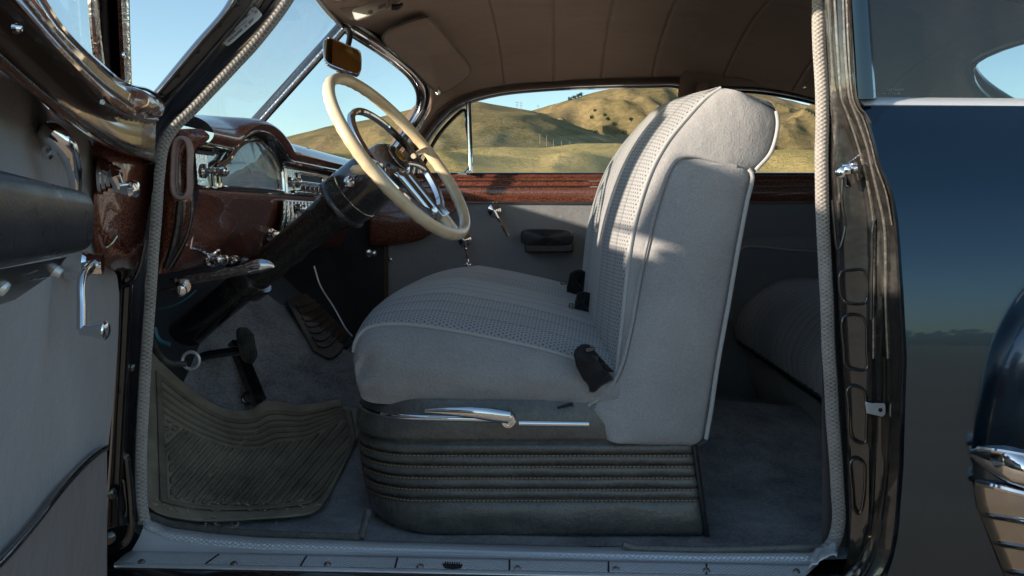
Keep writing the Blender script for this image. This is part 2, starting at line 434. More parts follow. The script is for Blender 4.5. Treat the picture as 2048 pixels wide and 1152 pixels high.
M['orange'] = paint('amber_paint', (.5, .18, .05), None, .4, .3)
M['bluewire'] = paint('blue_wire_insulation', (.02, .12, .15), None, .45, 0.)
# scuff plate with hexagon emboss
m, nt, b = newmat('embossed_aluminium'); co = coords(nt); setp(b, (.50, .53, .56), .30, .25)
v = nd(nt, 'ShaderNodeTexVoronoi', feature='DISTANCE_TO_EDGE'); v.inputs['Scale'].default_value = 150; v.inputs['Randomness'].default_value = .0
mp = nd(nt, 'ShaderNodeMapping'); mp.inputs['Scale'].default_value = (1, 1.6, .2); mp.inputs['Rotation'].default_value = (0, 0, .6); nt.links.new(co, mp.inputs[0]); nt.links.new(mp.outputs[0], v.inputs['Vector'])
hm = mth(nt, 'MINIMUM', v.outputs['Distance'], .25)
nt.links.new(mixc(nt, mth(nt, 'MULTIPLY', hm, 4), (.50, .52, .54), (.92, .94, .96)), b.inputs['Base Color'])
nt.links.new(mth(nt, 'MULTIPLY_ADD', noise_(nt, co, 11, 7, .7), .35, .16), b.inputs['Roughness'])
bump(nt, b, hm, .7, .004); M['hex'] = m

# ------------------------------------------------------------------ the car
car = empty('coupe', (0.1, 2.28, 0), label='dark vintage two-door coupe with its driver door open, showing grey upholstery and maroon dashboard', cat='car')
RY = Vector((0, 1, 0))

# ---- roof lining and shell
ZRX = [-.60, -.40, -.36, -.25, -.157, 0, .14, .407, .61, .83, 1.1, 1.4, 1.7]
ZRZ = [.355, .362, .368, .394, .415, .427, .437, .442, .418, .372, .30, .14, -.06]
SEAMS = [-.163, -.005, .147, .307, .53, .75, 1.0]
def roofz(X, Y, seams=True):
    z = float(np.interp(X, ZRX, ZRZ))
    b = min(abs(Y-2.28)/.67, 1)
    z += .105*(1-b**2.2)
    if seams:
        d = min(abs(X-s) for s in SEAMS)
        z += .006*math.exp(-(d/.004)**2)-.003*math.exp(-(d/.03)**2)
        z += .0035*noise.noise(Vector((X*9, Y*3.5, 2)))+.0022*noise.noise(Vector((X*5+Y*6, Y*22-X*8, 5)))
    return z
xs = sorted(set([round(x, 4) for x in np.linspace(0, 1, 1)] + []))
XS = []
for x in np.linspace(-.38, 1.80, 130): XS.append(float(x))
for s in SEAMS:
    for k in (-.012, -.008, -.005, -.0025, 0, .0025, .005, .008, .012): XS.append(s+k)
XS = sorted(XS)
def xf(Y): return -.515+.112*((Y-2.28)/.57)**2
def roofgrid(off, y0, y1, n=44, seams=True, hole=False):
    YS = np.linspace(y0, y1, n); rows = []
    lead = [0, .25, .5, .75]
    for a in lead: rows.append([Vector((xf(Y)+(-.385-xf(Y))*a, Y, ZC+off+roofz(xf(Y)+(-.385-xf(Y))*a, Y, False))) for Y in YS])
    for X in XS: rows.append([Vector((X, Y, ZC+off+roofz(X, Y, seams))) for Y in YS])
    return rows
rw = lambda p: (abs(p.x-1.34)/.25)**3+(abs(p.y-2.28)/.36)**3 < 1
def addroof(mb, rows):
    n = len(rows); m = len(rows[0]); b = len(mb.v)
    mb.v += [tuple(p) for r in rows for p in r]
    for i in range(n-1):
        for j in range(m-1):
            c = (rows[i][j]+rows[i+1][j+1])/2
            if rw(c): continue
            mb.f.append((b+i*m+j, b+i*m+j+1, b+(i+1)*m+j+1, b+(i+1)*m+j)); mb.mi.append(0)
            mb.uv.append([(rows[a][c_].x, rows[a][c_].y) for a, c_ in ((i, j), (i, j+1), (i+1, j+1), (i+1, j))])
XS = sorted(XS+[float(q) for q in np.linspace(1.06, 1.62, 90)])
mb = MB(); addroof(mb, roofgrid(0, 1.60, 2.95, 150)); liner = mb.obj('headliner', M['liner'], car)
mb = MB(); addroof(mb, roofgrid(.035, 1.52, 3.04, 150, seams=False)); mb.obj('roof', M['body'], car)
# rear window pane
mb = MB(); mb.grid([[Vector((X, Y, ZC+.018+roofz(X, Y, False))) for Y in np.linspace(1.90, 2.66, 16)] for X in np.linspace(1.07, 1.61, 12)])
rwin = mb.obj('rear_window', M['glass'], car)
mb = MB(); ring = []
for k in range(48):
    a = 2*PI*k/48; c, s = math.cos(a), math.sin(a)
    X = 1.34+.25*math.copysign(abs(c)**.667, c); Y = 2.28+.36*math.copysign(abs(s)**.667, s)
    ring.append(Vector((X, Y, ZC+.004+roofz(X, Y, False))))
mb.tube(ring, .012, closed=True, seg=10); up = [p+Vector((.0, 0, .036)) for p in ring]; mb.tube(up, .014, closed=True, seg=10); mb.grid([ring, up], cu=True); mb.obj('seal', M['blackp'], rwin)

# ---- far side of the cabin
YF = 3.0
inner = [(838, 346), (843, 320), (858, 286), (884, 250), (914, 222), (945, 206), (1000, 192), (1100, 182), (1200, 178), (1300, 176), (1348, 176), (1361, 180), (1364, 196), (1365, 280), (1365, 346)]
outer = [(806, 350), (816, 316), (834, 275), (862, 236), (895, 206), (935, 187), (1000, 172), (1100, 163), (1200, 158), (1310, 155), (1362, 156), (1380, 165), (1385, 195), (1386, 280), (1386, 350)]
def band(t, Y): return [P(a[0]+(b_[0]-a[0])*t, a[1]+(b_[1]-a[1])*t, Y) for a, b_ in zip(inner, outer)]
fdoor = empty('far_door', P(1100, 500, 3.0), car, label='closed far door with grey cloth panel and maroon sill band')
mb = MB(); mb.grid(loft([band(0, 3.04), band(0, 3.0), band(.25, 2.985), band(.5, 2.99)], 90, 3)); mb.obj('window_frame', M['blackp'], fdoor, label='black enamel window surround')
mb = MB(); mb.tube(band(.36, 2.984), .0035, seg=8, n=100); mb.tube(band(.06, 2.992), .003, seg=8, n=100); mb.obj('chrome_bead', M['chrome'], fdoor)
mb = MB(); mb.tube(band(.68, 2.972), .011, seg=10, n=130); mb.obj('woven_trim', M['weave_br'], fdoor)
mb = MB(); mb.grid(loft([band(.85, 2.985), band(1.2, 2.955), band(1.6, 2.94), band(2.6, 2.94)], 90, 3)); mb.obj('side_lining', M['liner'], car)
# divider + vent frame
mb = MB(); mb.tube([P(937, 204, 2.99), P(942, 352, 2.985)], .0085, seg=10, flat=.7, n=2); mb.obj('vent_post', M['chrome'], fdoor)
mb = MB(); mb.tube([P(848, 343, 2.99), P(856, 310, 2.99), P(874, 275, 2.99), P(900, 243, 2.99), P(929, 220, 2.99), P(932, 240, 2.99), P(935, 343, 2.99)], .006, closed=True, seg=8, n=70)
mb.obj('vent_window_frame', M['blackp'], fdoor)
mb = MB(); mb.poly(PL([(845, 346), (856, 310), (874, 275), (900, 243), (932, 214), (936, 346)], 2.995)); mb.obj('vent_window', M['glass'], fdoor)
mb = MB(); mb.box(P(925, 347, 2.975), .03, .012, .008); mb.lathe(P(938, 345, 2.97), (0, -1, 0), [(0, .008), (.01, .006), (.02, .007), (.022, 0)], 12); mb.obj('vent_latch', M['chrome_pit'], fdoor)
mb = MB(); mb.poly(PL([(938, 350), (938, 200), (1100, 178), (1250, 172), (1368, 172), (1368, 350)], 3.005)); mb.obj('window', M['glass'], fdoor)
# rear quarter window (far)
qi = [(1400, 346), (1400, 215), (1404, 196), (1420, 188), (1480, 186), (1540, 191), (1640, 212), (1740, 246), (1810, 290), (1830, 330), (1832, 346)]
qo = [(1386, 350), (1386, 200), (1392, 178), (1412, 170), (1480, 167), (1560, 174), (1650, 196), (1760, 232), (1835, 278), (1856, 330), (1858, 350)]
def qb(t, Y): return [P(a[0]+(b_[0]-a[0])*t, a[1]+(b_[1]-a[1])*t, Y) for a, b_ in zip(qi, qo)]
qw = MB(); qw.grid(loft([qb(0, 3.04), qb(0, 3.0), qb(.4, 2.985), qb(.7, 2.98)], 80, 3)); qwo = qw.obj('far_quarter_window_frame', M['blackp'], car)
mb = MB(); mb.tube(qb(.45, 2.982), .0045, seg=8, n=90); mb.tube(qb(.05, 2.995), .003, seg=8, n=90); mb.obj('chrome_bead', M['chrome'], qwo)
mb = MB(); mb.grid(loft([qb(.62, 2.985), qb(1.0, 2.95), qb(1.6, 2.93), qb(3, 2.93)], 80, 3)); mb.obj('quarter_lining', M['liner'], car)
mb = MB(); mb.poly(PL([(1396, 350), (1396, 185), (1480, 183), (1560, 189), (1660, 214), (1760, 250), (1830, 300), (1836, 350)], 3.005)); mb.obj('quarter_glass', M['glass'], qwo)
# maroon sill band, chrome lines
def xrun(pr, x0, x1, Y, n=2):                      # profile (y px, dY) swept along X
    return [[P(x, y, Y+dy) for x in np.linspace(x0, x1, n)] for y, dy in pr]
prof = [(345, .0), (349, -.028), (353, -.034), (358, -.030), (362, -.032), (372, -.034), (384, -.038), (398, -.036), (406, -.030), (408, -.01)]
mb = MB(); mb.grid(xrun(prof, 790, 1980, 3.0, 30)); mb.obj('sill_garnish', M['maroon'], fdoor)
mb = MB()
for y, r, dy in ((361.5, .0022, -.034), (373, .0034, -.036), (404.5, .0028, -.036)): mb.tube([P(795, y, 3+dy), P(1970, y, 3+dy)], r, seg=8)
mb.obj('chrome_strip', M['chrome'], fdoor)
mb = MB(); mb.tube([P(850, 348, 2.975), P(1970, 348, 2.975)], .0035, seg=8); mb.obj('glass_channel', M['blackp'], fdoor)
# lower far wall
mb = MB(); rows = []
for y in np.linspace(404, 800, 14): rows.append([P(x, y, 2.975+.004*noise.noise(Vector((x*.006, y*.01, 3)))) for x in np.linspace(772, 1980, 40)])
mb.grid(rows); mb.obj('door_trim_panel', M['cloth_dk'], fdoor)
# curved maroon foot of the dash on the door
mb = MB(); a = [P(774, 404, 2.955), P(774, 450, 2.955), P(774, 491, 2.955)]; b_ = [P(940, 404, 2.955), P(868, 462, 2.955), P(800, 489, 2.955)]
mb.grid(ruled(PL([(740, 402), (790, 402), (868, 402), (930, 402)], 2.952), PL([(740, 492), (790, 489), (845, 478), (872, 458)], 2.952), 24, 8, lambda u, v: Vector((0, -.015*math.sin(PI*min(max(v, 0), 1)), 0))))
mb.obj('corner_garnish', M['maroon'], fdoor, solid=.006)
mb = MB(); mb.grid(xrun([(488, 0), (494, -.006), (625, -.006), (630, 0)], 768, 777, 2.97)); mb.obj('edge_strip', M['weave_br'], fdoor)
mb = MB()
for x, y in ((781, 519), (787, 603)): mb.lathe(P(x, y, 2.972), (0, -1, 0), [(0, .0065), (.003, .006), (.005, .002)], 12)
mb.obj('panel_screw', M['chrome'], fdoor)
# handles of the far door
def crank(px, py, qx, qy, Y, parent, knob=True, name='window_crank'):
    mb = MB(); c = P(px, py, Y)
    mb.lathe(c, (0, -1, 0), [(0, .021), (.006, .021), (.008, .017), (.014, .016), (.016, .012), (.03, .010), (.034, .004)], 24)
    e = P(qx, qy, Y-.035)
    mb.tube([c+Vector((0, -.028, 0)), c.lerp(e, .3)+Vector((0, -.014, 0)), c.lerp(e, .7)+Vector((0, -.008, 0)), e], [.008, .006, .005, .0055], seg=10, n=14)
    if knob: mb.lathe(e, (0, -1, 0), [(-.004, .006), (.008, .006), (.014, .010), (.022, .011), (.027, .007), (.029, .001)], 16)
    return mb.obj(name, M['chrome'], parent)
crank(989, 421, 1016, 473, 2.965, fdoor, False, 'door_handle'); crank(930, 480, 938, 530, 2.965, fdoor)
# far armrest
def rounded(mb, c, sx, sy, sz, r=.3, n=24, k=8):
    rows = []
    for i in range(k+1):
        t = -1+2*i/k; f = (1-abs(t)**4)**.25 if abs(t) < 1 else .0
        f = max(f, .02)
        rows.append([Vector(c)+Vector((sx/2*f*math.copysign(abs(math.cos(a))**.45, math.cos(a)), sy/2*t, sz/2*f*math.copysign(abs(math.sin(a))**.45, math.sin(a)))) for a in [2*PI*q/n for q in range(n)]])
    mb.grid(rows, cu=True); return mb
mb = MB(); rounded(mb, P(1094, 474, 2.92), .165, .10, .052); far_arm = mb.obj('armrest', M['leather_bl'], fdoor)
mb = MB(); mb.prism(PL([(1048, 486), (1147, 486), (1147, 504), (1143, 505), (1050, 505)], 2.90), (0, .07, 0)); mb.obj('armrest_bracket', M['black_pl'], fdoor, bevel=.004)
# coat hook
mb = MB(); c = P(1604, 163, 2.90); mb.lathe(c, (0, -1, .2), [(0, .012), (.004, .011), (.006, .004)], 14)
mb.tube([c+Vector((0, -.004, .008)), c+Vector((.002, -.03, .0)), c+Vector((0, -.034, -.022)), c+Vector((-.004, -.018, -.016))], .0042, n=12, seg=8); mb.obj('coat_hook', M['chrome'], liner)
# far outer skin and rear closing
mb = MB(); mb.grid([[P(x, y, 3.06+dy) for x in np.linspace(560, 2400, 6)] for y, dy in ((350, 0), (420, .08), (500, .1), (620, .1), (760, .04))]); mb.obj('far_side_body', M['body'], car)

# ---- windscreen
dv_t, dv_b = P(688, 50, 2.28), P(470, 292, 2.28)
ws = empty('windscreen', P(690, 150, 2.28), car, label='split two-pane windscreen with chrome centre bar')
mb = MB(); mb.tube([dv_t, dv_b], .016, seg=12, flat=.6, n=2); mb.obj('divider_bar', M['blackp'], ws)
mb = MB(); mb.tube([dv_t+Vector((.012, -.012, .0)), dv_b+Vector((.012, -.012, 0))], .006, seg=10, n=2); mb.tube([dv_t+Vector((.012, .008, .0)), dv_b+Vector((.012, .008, 0))], .005, seg=10, n=2); mb.obj('divider_trim', M['chrome_pit'], ws)
fe = [(700, 56, 2.30), (745, 84, 2.40), (798, 122, 2.60), (832, 155, 2.74), (846, 186, 2.82), (843, 215, 2.85), (826, 248, 2.85), (800, 285, 2.83), (770, 322, 2.82)]
fpts = [P(*q) for q in fe]
mb = MB(); mb.tube([dv_t]+fpts, .0125, seg=12, n=60, flat=.8); mb.obj('chrome_surround', M['chrome'], ws)
mb = MB(); mb.tube([p+Vector((.012, 0, .010)) for p in [dv_t]+fpts], .010, seg=10, n=60); mb.tube([p+Vector((-.014, 0, -.006)) for p in [dv_t]+fpts], .007, seg=10, n=60); mb.obj('rubber_seal', M['blackp'], ws)
def mirY(p): return Vector((p.x, 4.56-p.y, p.z))
npts = [dv_t, P(662, 24, 2.14), P(636, -8, 1.95), P(610, -50, 1.70)]
mb = MB(); mb.tube(npts, .0125, seg=12, n=50, flat=.8); mb.obj('header_seal', M['blackp'], ws)
mb = MB()
top = cr([dv_t]+fpts[:5], 14); bot = cr([dv_b, P(560, 300, 2.5), P(640, 312, 2.7), P(770, 330, 2.84)], 14)
mb.grid([top, bot]); mb.obj('far_pane', M['glass'], ws)
mb = MB(); mb.grid([cr(npts, 14), cr([dv_b, P(385, 300, 1.9), P(290, 305, 1.64)], 14)]); mb.obj('near_pane', M['glass'], ws)
# lining between windscreen and far door
mb = MB(); A = PL([(850, 175, 2.86), (862, 196, 2.88), (858, 222, 2.90), (838, 256, 2.90), (808, 298, 2.90), (770, 345, 2.9)], 2.9)
B = PL([(920, 185, 2.94), (890, 206, 2.95), (862, 236, 2.955), (834, 275, 2.955), (816, 316, 2.955), (800, 352, 2.955)], 2.95)
mb.grid(ruled(A, B, 24, 6, lambda u, v: Vector((0, -.02*math.sin(PI*v), 0)))); mb.obj('far_pillar', M['liner'], car)
mb = MB(); mb.tube(PL([(848, 215, 2.86), (832, 252, 2.87), (806, 292, 2.87)], 2.86), .016, n=20, seg=10, flat=.5); mb.obj('pillar_trim', M['chrome_pit'], ws)
# passenger visor and its bracket
vis = [(766, 68), (782, 55), (848, 31), (860, 36), (905, 88), (940, 136), (936, 148), (884, 181), (872, 178), (820, 128), (768, 80)]
def rpx(x, y, off):
    k = (x-VX)/F; m_ = -(y-VY)/F; Y = 1.9
    while Y < 2.93 and m_*Y < (roofz(k*Y, Y, False) if m_*Y < .6 else 9)-off:
        Y += .004
    # first point where the ray meets the lining from below
    return P(x, y, min(Y, 2.9))
vo = cr([rpx(x, y, .016) for x, y in vis], 60, True); c0 = sum(vo, Vector())/60
mb = MB(); nn = Vector((.25, -.35, -.8)).normalized()
rows = []
for f, h in ((0.0, .0), (.5, .0), (.85, .0), (.93, .001), (.97, .003), (1.0, .009), (.97, .015), (.85, .018), (0.0, .018)):
    rows.append([c0+(p-c0)*max(f, .001)+nn*(h-.004) for p in vo])
mb.grid(rows, cu=True); visor = mb.obj('sun_visor', M['liner'], liner, label='taupe cloth passenger sun visor folded up')
mb = MB(); mb.tube([p+nn*.005 for p in vo], .0036, closed=True, seg=6); mb.obj('visor_piping', M['weave_br'], liner)
mb = MB(); c = rpx(876, 172, .03); mb.box(c, .028, .012, .010); mb.tube([c+Vector((0, -.005, 0)), c+Vector((.006, -.014, -.012)), c+Vector((.002, -.012, -.028)), c+Vector((-.006, -.004, -.014))], .0042, n=14, seg=8)
mb.obj('visor_bracket', M['chrome_pit'], liner, bevel=.002)
# driver visor
mb = MB(); dvv = [P(640, -60, 2.0), P(672, 12, 2.05), P(700, 42, 2.08), P(735, 42, 2.05), P(800, 5, 1.98), P(830, -60, 1.95)]
mb.prism([p for p in dvv], Vector((0, .03, .018))); mb.obj('sun_visor', M['visor_pl'], liner, bevel=.008, bseg=3, label='tan vinyl driver sun visor')

# ---- interior mirror
mir = empty('rear_view_mirror', P(685, 112, 2.2), car)
mo = [P(x, y, 2.12+(x-685)*.00022-(y-113)*.00048) for x, y in [(648, 78), (656, 76), (708, 97), (720, 103), (723, 112), (722, 142), (716, 151), (706, 149), (660, 132), (650, 124), (646, 100)]]
mc = sum(mo, Vector())/len(mo); oo = cr(mo, 40, True)
mn = Vector((.22, -.9, .38)).normalized()
mb = MB(); mb.grid([[mc+(p-mc)*f+mn*h for p in oo] for f, h in ((.05, -.022), (.75, -.020), (.97, -.010), (1.0, .0), (.985, .004), (.93, .0045), (.91, .002))], cu=True)
mb.obj('mirror_case', M['chrome'], mir)
mb = MB(); mb.poly([mc+(p-mc)*.93+mn*.003 for p in oo]); mb.obj('mirror_glass', M['mirror'], mir)
mb = MB(); mb.tube([mc-mn*.02, P(700, 70, 2.2), dv_t], .007, n=10, seg=8); mb.lathe(P(683, 143, 2.13), (0, -.3, -1), [(0, .012), (.008, .009), (.016, .002)], 12); mb.obj('mirror_stem', M['black_pl'], mir)

# ---- near A pillar with windlace
wa = [(600, -45), (560, 20), (500, 95), (430, 170), (380, 222), (346, 256), (325, 292), (317, 345), (311, 420), (304, 520), (297, 620), (290, 720), (284, 820), (280, 920), (281, 1000), (288, 1046)]
def shift(pts, dx, Y, dy=0): return [P(x+dx, y+dy, Y) for x, y in pts]
def wob(o, seedv, amp=.0012):
    return o
pil = empty('windscreen_pillar', P(300, 400, 1.5), car, label='black enamelled windscreen and hinge pillar of the open door')
wl = cr(PL(wa, 1.575), 160)
mb = MB(); mb.tube([p+Vector((.0012*noise.noise(p*14), .001*noise.noise(p*22), 0)) for p in wl], .0106, seg=16)
mb.obj('windlace', M['windlace'], pil)
c_in = PL([(x-6, y-4) for x, y in wa], 1.575)
c0_ = PL([(480, -45), (446, 18), (388, 86), (322, 166), (286, 210), (262, 250), (248, 292), (242, 345), (240, 420), (236, 520), (232, 620), (228, 720), (222, 820), (216, 920), (210, 1000), (206, 1060)], 1.46)
def blend(t, Y): 
    return [Vector(((a.x/a.y*(1-t)+b.x/b.y*t)*Y, Y, ZC+((a.z-ZC)/a.y*(1-t)+(b.z-ZC)/b.y*t)*Y)) for a, b in zip(c0_, c_in)]
mb = MB(); mb.grid(loft([blend(0, 1.50), blend(0, 1.47), blend(.10, 1.458), blend(.16, 1.462), blend(.2, 1.478), blend(.30, 1.48), blend(.40, 1.482), blend(.44, 1.47), blend(.50, 1.472), blend(.54, 1.50), blend(.62, 1.515), blend(.8, 1.525), blend(.93, 1.535), blend(1., 1.56)], 130, 2)); mb.obj('pillar_frame', M['blackp'], pil)
mb = MB(); mb.tube([p+Vector((0, -.002, 0)) for p in blend(.13, 1.459)][:8], .003, n=60, seg=8); mb.tube([p+Vector((0, -.002, 0)) for p in blend(.47, 1.469)][:8], .0028, n=60, seg=8); mb.obj('pillar_bead', M['jamb'], pil)
mb = MB()
for x, y in ((448, 50), (405, 102), (484, 8), (366, 150), (334, 192)): mb.lathe(P(x-10, y, 1.478), (0, -1, 0), [(0, .0045), (.002, .004), (.003, .001)], 10)
for x, y in ((259, 735), (256, 560)): mb.lathe(P(x, y, 1.52), (.2, -1, 0), [(0, .009), (.004, .008), (.007, .003)], 12)
mb.obj('pillar_screw', M['jamb'], pil)
# service tag
e1 = (P(519, 22, 1.50)-P(449, 84, 1.50)).normalized(); e2 = Vector((0, -1, 0)).cross(e1)*-1
e2 = Vector((-e1.z, 0, e1.x)); tc = P(482, 53, 1.495); hw, hh_ = .0385, .0105
mb = MB(); q = []
for k in range(24):
    a = 2*PI*k/24; cx, sx_ = math.cos(a), math.sin(a)
    q.append(tc+e1*(hw*math.copysign(abs(cx)**.25, cx))+e2*(hh_*math.copysign(abs(sx_)**.25, sx_)))
mb.prism(q, (0, -.0015, 0)); tg = mb.obj('service_tag', M['plate'], pil, bevel=.0005, label='small aluminium lubrication record tag')
o_ = tc+Vector((0, -.0022, 0))
for tx, dy, s_ in (('LUBE NO.[      ] MILEAGE [     ]', .0045, .0048), ('DATE DUE  ------  --------', -.0012, .0044), ('SERIAL NUMBER    02   22677', -.0068, .0044)):
    text_mesh(tx, s_, o_-e1*.032+e2*dy, e1, e2, M['ink'], pil, 'tag_lettering')
mb = MB()
for k in (-1, 1): mb.lathe(tc+e1*k*(hw-.004), (0, -1, 0), [(0, .003), (.003, .0025), (.0045, .001)], 10)
mb.obj('tag_screw', M['gold'], pil)
# hinge recess low on the pillar
mb = MB(); hr = PL([(214, 905), (236, 900), (250, 912), (256, 950), (262, 1020), (262, 1060), (250, 1085), (212, 1100)], 1.49)
mb.tube(hr, .006, seg=8, n=50); mb.tube(PL([(212, 962), (244, 958), (250, 985), (252, 1025), (214, 1040)], 1.492), .004, seg=8, n=40); mb.tube(PL([(212, 548), (240, 572), (262, 566), (278, 540), (292, 480)], 1.47), .004, seg=8, n=40)
mb.obj('hinge_recess', M['blackp'], pil)
mb = MB(); mb.lathe(P(219, 986, 1.47), (1, -.5, 0), [(-.02, .009), (.01, .009), (.012, .005)], 14); mb.lathe(P(217, 1075, 1.47), (.6, -1, 0), [(0, .011), (.006, .010), (.009, .004)], 14); mb.lathe(P(250, 545, 1.47), (.3, -1, 0), [(0, .010), (.004, .010), (.004, .006), (-.003, .005)], 16)
mb.obj('hinge_bolt', M['blackp'], pil)

# ---- door sill
sill = empty('door_sill', P(950, 1110, 1.5), car)
sx0, sx1 = 262, 1668
def sillrow(y, Y, lx=0, rx=0, n=60): return [P(x, y+(x-260)*.02, Y) for x in np.linspace(sx0+lx, sx1+rx, n)]
def beadrow(dy, Y, n=90):
    return [P(x, float(np.interp(x, [262, 300, 340, 420, 512, 740, 1000, 1400, 1620, 1668], [1030, 1045, 1061, 1072, 1080, 1088, 1095, 1106, 1106, 1100]))+dy, Y) for x in np.linspace(286, 1640, n)]
mb = MB(); mb.grid([beadrow(*a) for a in ((-6, 1.60), (-2, 1.585), (1, 1.572), (4, 1.564), (8, 1.559), (12, 1.557), (15, 1.555), (17, 1.552))]); mb.obj('sill_bead', M['hex'], sill, solid=.002)
bt = beadrow(16.5, 1.553); pt = cr(sillrow(1103, 1.530, 0, -30), 90)
mb = MB(); mb.grid([[p.lerp(q, t)+Vector((0, .006*math.sin(PI*t), 0)) for p, q in zip(bt, pt)] for t in (0, .25, .5, .75, 1)]); mb.obj('sill_step', M['alu'], sill)
mb = MB(); mb.grid([sillrow(*a) for a in ((1102, 1.531, 0, -30), (1108, 1.52, -10, -40), (1116, 1.507, -20, -48), (1124, 1.495, -28, -56), (1127, 1.490, -32, -60))]); mb.obj('scuff_plate', M['hex'], sill, solid=.0015)
mb = MB(); mb.grid([sillrow(*a) for a in ((1126, 1.492, -32, -40), (1129, 1.486, -34, -40), (1133, 1.480, -34, -42), (1135, 1.478, -34, -42))]); mb.obj('sill_edge', M['alu'], sill, solid=.002)
mb = MB(); mb.grid([sillrow(*a) for a in ((1133, 1.484, -60, 10), (1142, 1.47, -70, 20), (1160, 1.455, -80, 30), (1260, 1.45, -90, 60))]); mb.obj('rocker_panel', M['blackp'], sill)
mb = MB(); mb.grid([[P(x, y, Y) for x in np.linspace(180, 1750, 4)] for y, Y in ((1112, 1.60), (1125, 1.58), (1150, 1.53), (1200, 1.5))]); mb.obj('sill_base', M['blackp'], sill)
def SP(x, y, dz=0): 
    yy = y; t = np.interp(yy-(x-260)*.02, [1102, 1108, 1116, 1124, 1127], [1.531, 1.52, 1.507, 1.495, 1.490]); return P(x, yy, t-.002-dz)
mb = MB()
for x, y in ((283, 1125), (468, 1129), (655, 1130), (840, 1134), (1035, 1137), (1232, 1139), (1413, 1142), (1593, 1144)):
    c = SP(x, y); mb.lathe(c, (0, -.6, .8), [(0, .0062), (.002, .0055), (.003, .003), (.0032, .0005)], 14)
mb.obj('sill_screw', M['edge'], sill)
mb = MB()
for xa, xb in ((438, 411), (613, 601), (795, 790), (1019, 1019), (1217, 1217), (1413, 1413)):
    y0, y1 = (1104+(xa-260)*.02, 1125+(xb-260)*.02)
    mb.tube([SP(xa, y0+1), SP(xb, y1)], .0016, seg=6)
mb.obj('plate_slot', M['ink'], sill)
# crest mark on the plate
em = [(884, 1127), (926, 1129), (922, 1137), (906, 1138), (906, 1139), (902, 1139), (902, 1138), (889, 1136)]
mb = MB(); mb.prism([SP(x, y) for x, y in em], (0, -.0006, .0006))
for k in range(7):
    x = 891+k*4.6; y = 1127+k*.22; mb.prism([SP(x-1.3, y), SP(x+1.3, y), SP(x+1.0, y-3.6), SP(x-1.0, y-3.6)], (0, -.0006, .0006))
mb.obj('crest_mark', M['ink'], sill)
# crumpled right end of the sill trim
mb = MB(); rows = []
for i in range(9):
    t = i/8; rows.append([P(1618+56*t+6*noise.noise(Vector((i*.9, j*.7, 1))), 1110-28*math.sin(PI*.5*t)+j*4.6+7*noise.noise(Vector((i*1.3, j, 5))), 1.55-.008*j+.012*noise.noise(Vector((i*1.1, j*1.2, 9)))) for j in range(7)])
mb.grid(rows); mb.obj('sill_end_cap', M['alu'], sill, solid=.001)

# ---- B pillar jamb
jm = empty('latch_pillar', P(1720, 500, 1.5), car, label='dark enamelled latch pillar with striker and stamped recesses')
YJ = [-40, 0, 100, 195, 215, 235, 290, 330, 383, 450, 600, 717, 800, 935, 1068, 1120, 1160]
lines = {
 'in': [1640, 1643, 1650, 1655, 1655, 1656, 1656, 1655, 1658, 1660, 1668, 1675, 1680, 1688, 1692, 1688, 1680],
 'a': [1668, 1669, 1675, 1683, 1690, 1698, 1716, 1727, 1738, 1747, 1747, 1747, 1747, 1744, 1734, 1712, 1670],
 'b': [1685, 1686, 1690, 1699, 1706, 1714, 1733, 1742, 1754, 1768, 1771, 1776, 1776, 1769, 1752, 1738, 1715],
 'c': [1697, 1698, 1703, 1711, 1719, 1735, 1751, 1761, 1786, 1797, 1807, 1813, 1810, 1806, 1796, 1785, 1770]}
def jl(k1, k2=None, t=0, Y=1.5, dx=0):
    a = lines[k1]; b = lines[k2] if k2 else a
    return [P(a[i]+(b[i]-a[i])*t+dx, YJ[i], Y) for i in range(len(YJ))]
mb = MB(); mb.grid(loft([jl('in', Y=1.60), jl('in', Y=1.57, dx=6), jl('in', 'a', .2, 1.548), jl('in', 'a', .6, 1.54), jl('in', 'a', .88, 1.535), jl('a', Y=1.528), jl('a', 'b', .2, 1.505), jl('a', 'b', .55, 1.5), jl('a', 'b', .85, 1.50), jl('b', Y=1.492), jl('b', 'c', .2, 1.466), jl('b', 'c', .5, 1.46), jl('b', 'c', .8, 1.455), jl('b', 'c', .93, 1.445), jl('c', Y=1.435), jl('c', Y=1.43, dx=4)], 150, 2))
mb.obj('jamb_frame', M['jamb'], jm)
mb = MB(); mb.tube(jl('a', Y=1.523)[:12], .0022, n=80, seg=8); mb.tube(jl('b', Y=1.488)[:12], .0022, n=80, seg=8); mb.tube(jl('b', 'c', .55, 1.457)[:10], .0016, n=80, seg=8); mb.obj('jamb_bead', M['edge'], jm)  # pale metallic colour imitates bright highlights along the jamb ridges
wb = [(1637, -45), (1638, 60), (1642, 150), (1645, 250), (1643, 340), (1646, 430), (1649, 520), (1653, 600), (1658, 700), (1663, 800), (1669, 900), (1675, 980), (1677, 1040), (1668, 1082), (1655, 1100)]
wl = cr(PL(wb, 1.575), 160)
mb = MB(); mb.tube([p+Vector((.0016*noise.noise(p*13), 0, 0)) for p in wl], .0112, seg=16); mb.obj('windlace', M['windlace'], jm)
def rrect(pts, Y, r, mb, n=44): mb.tube([P(x, y, Y) for x, y in pts], r, closed=True, seg=8, n=n)
mb = MB()
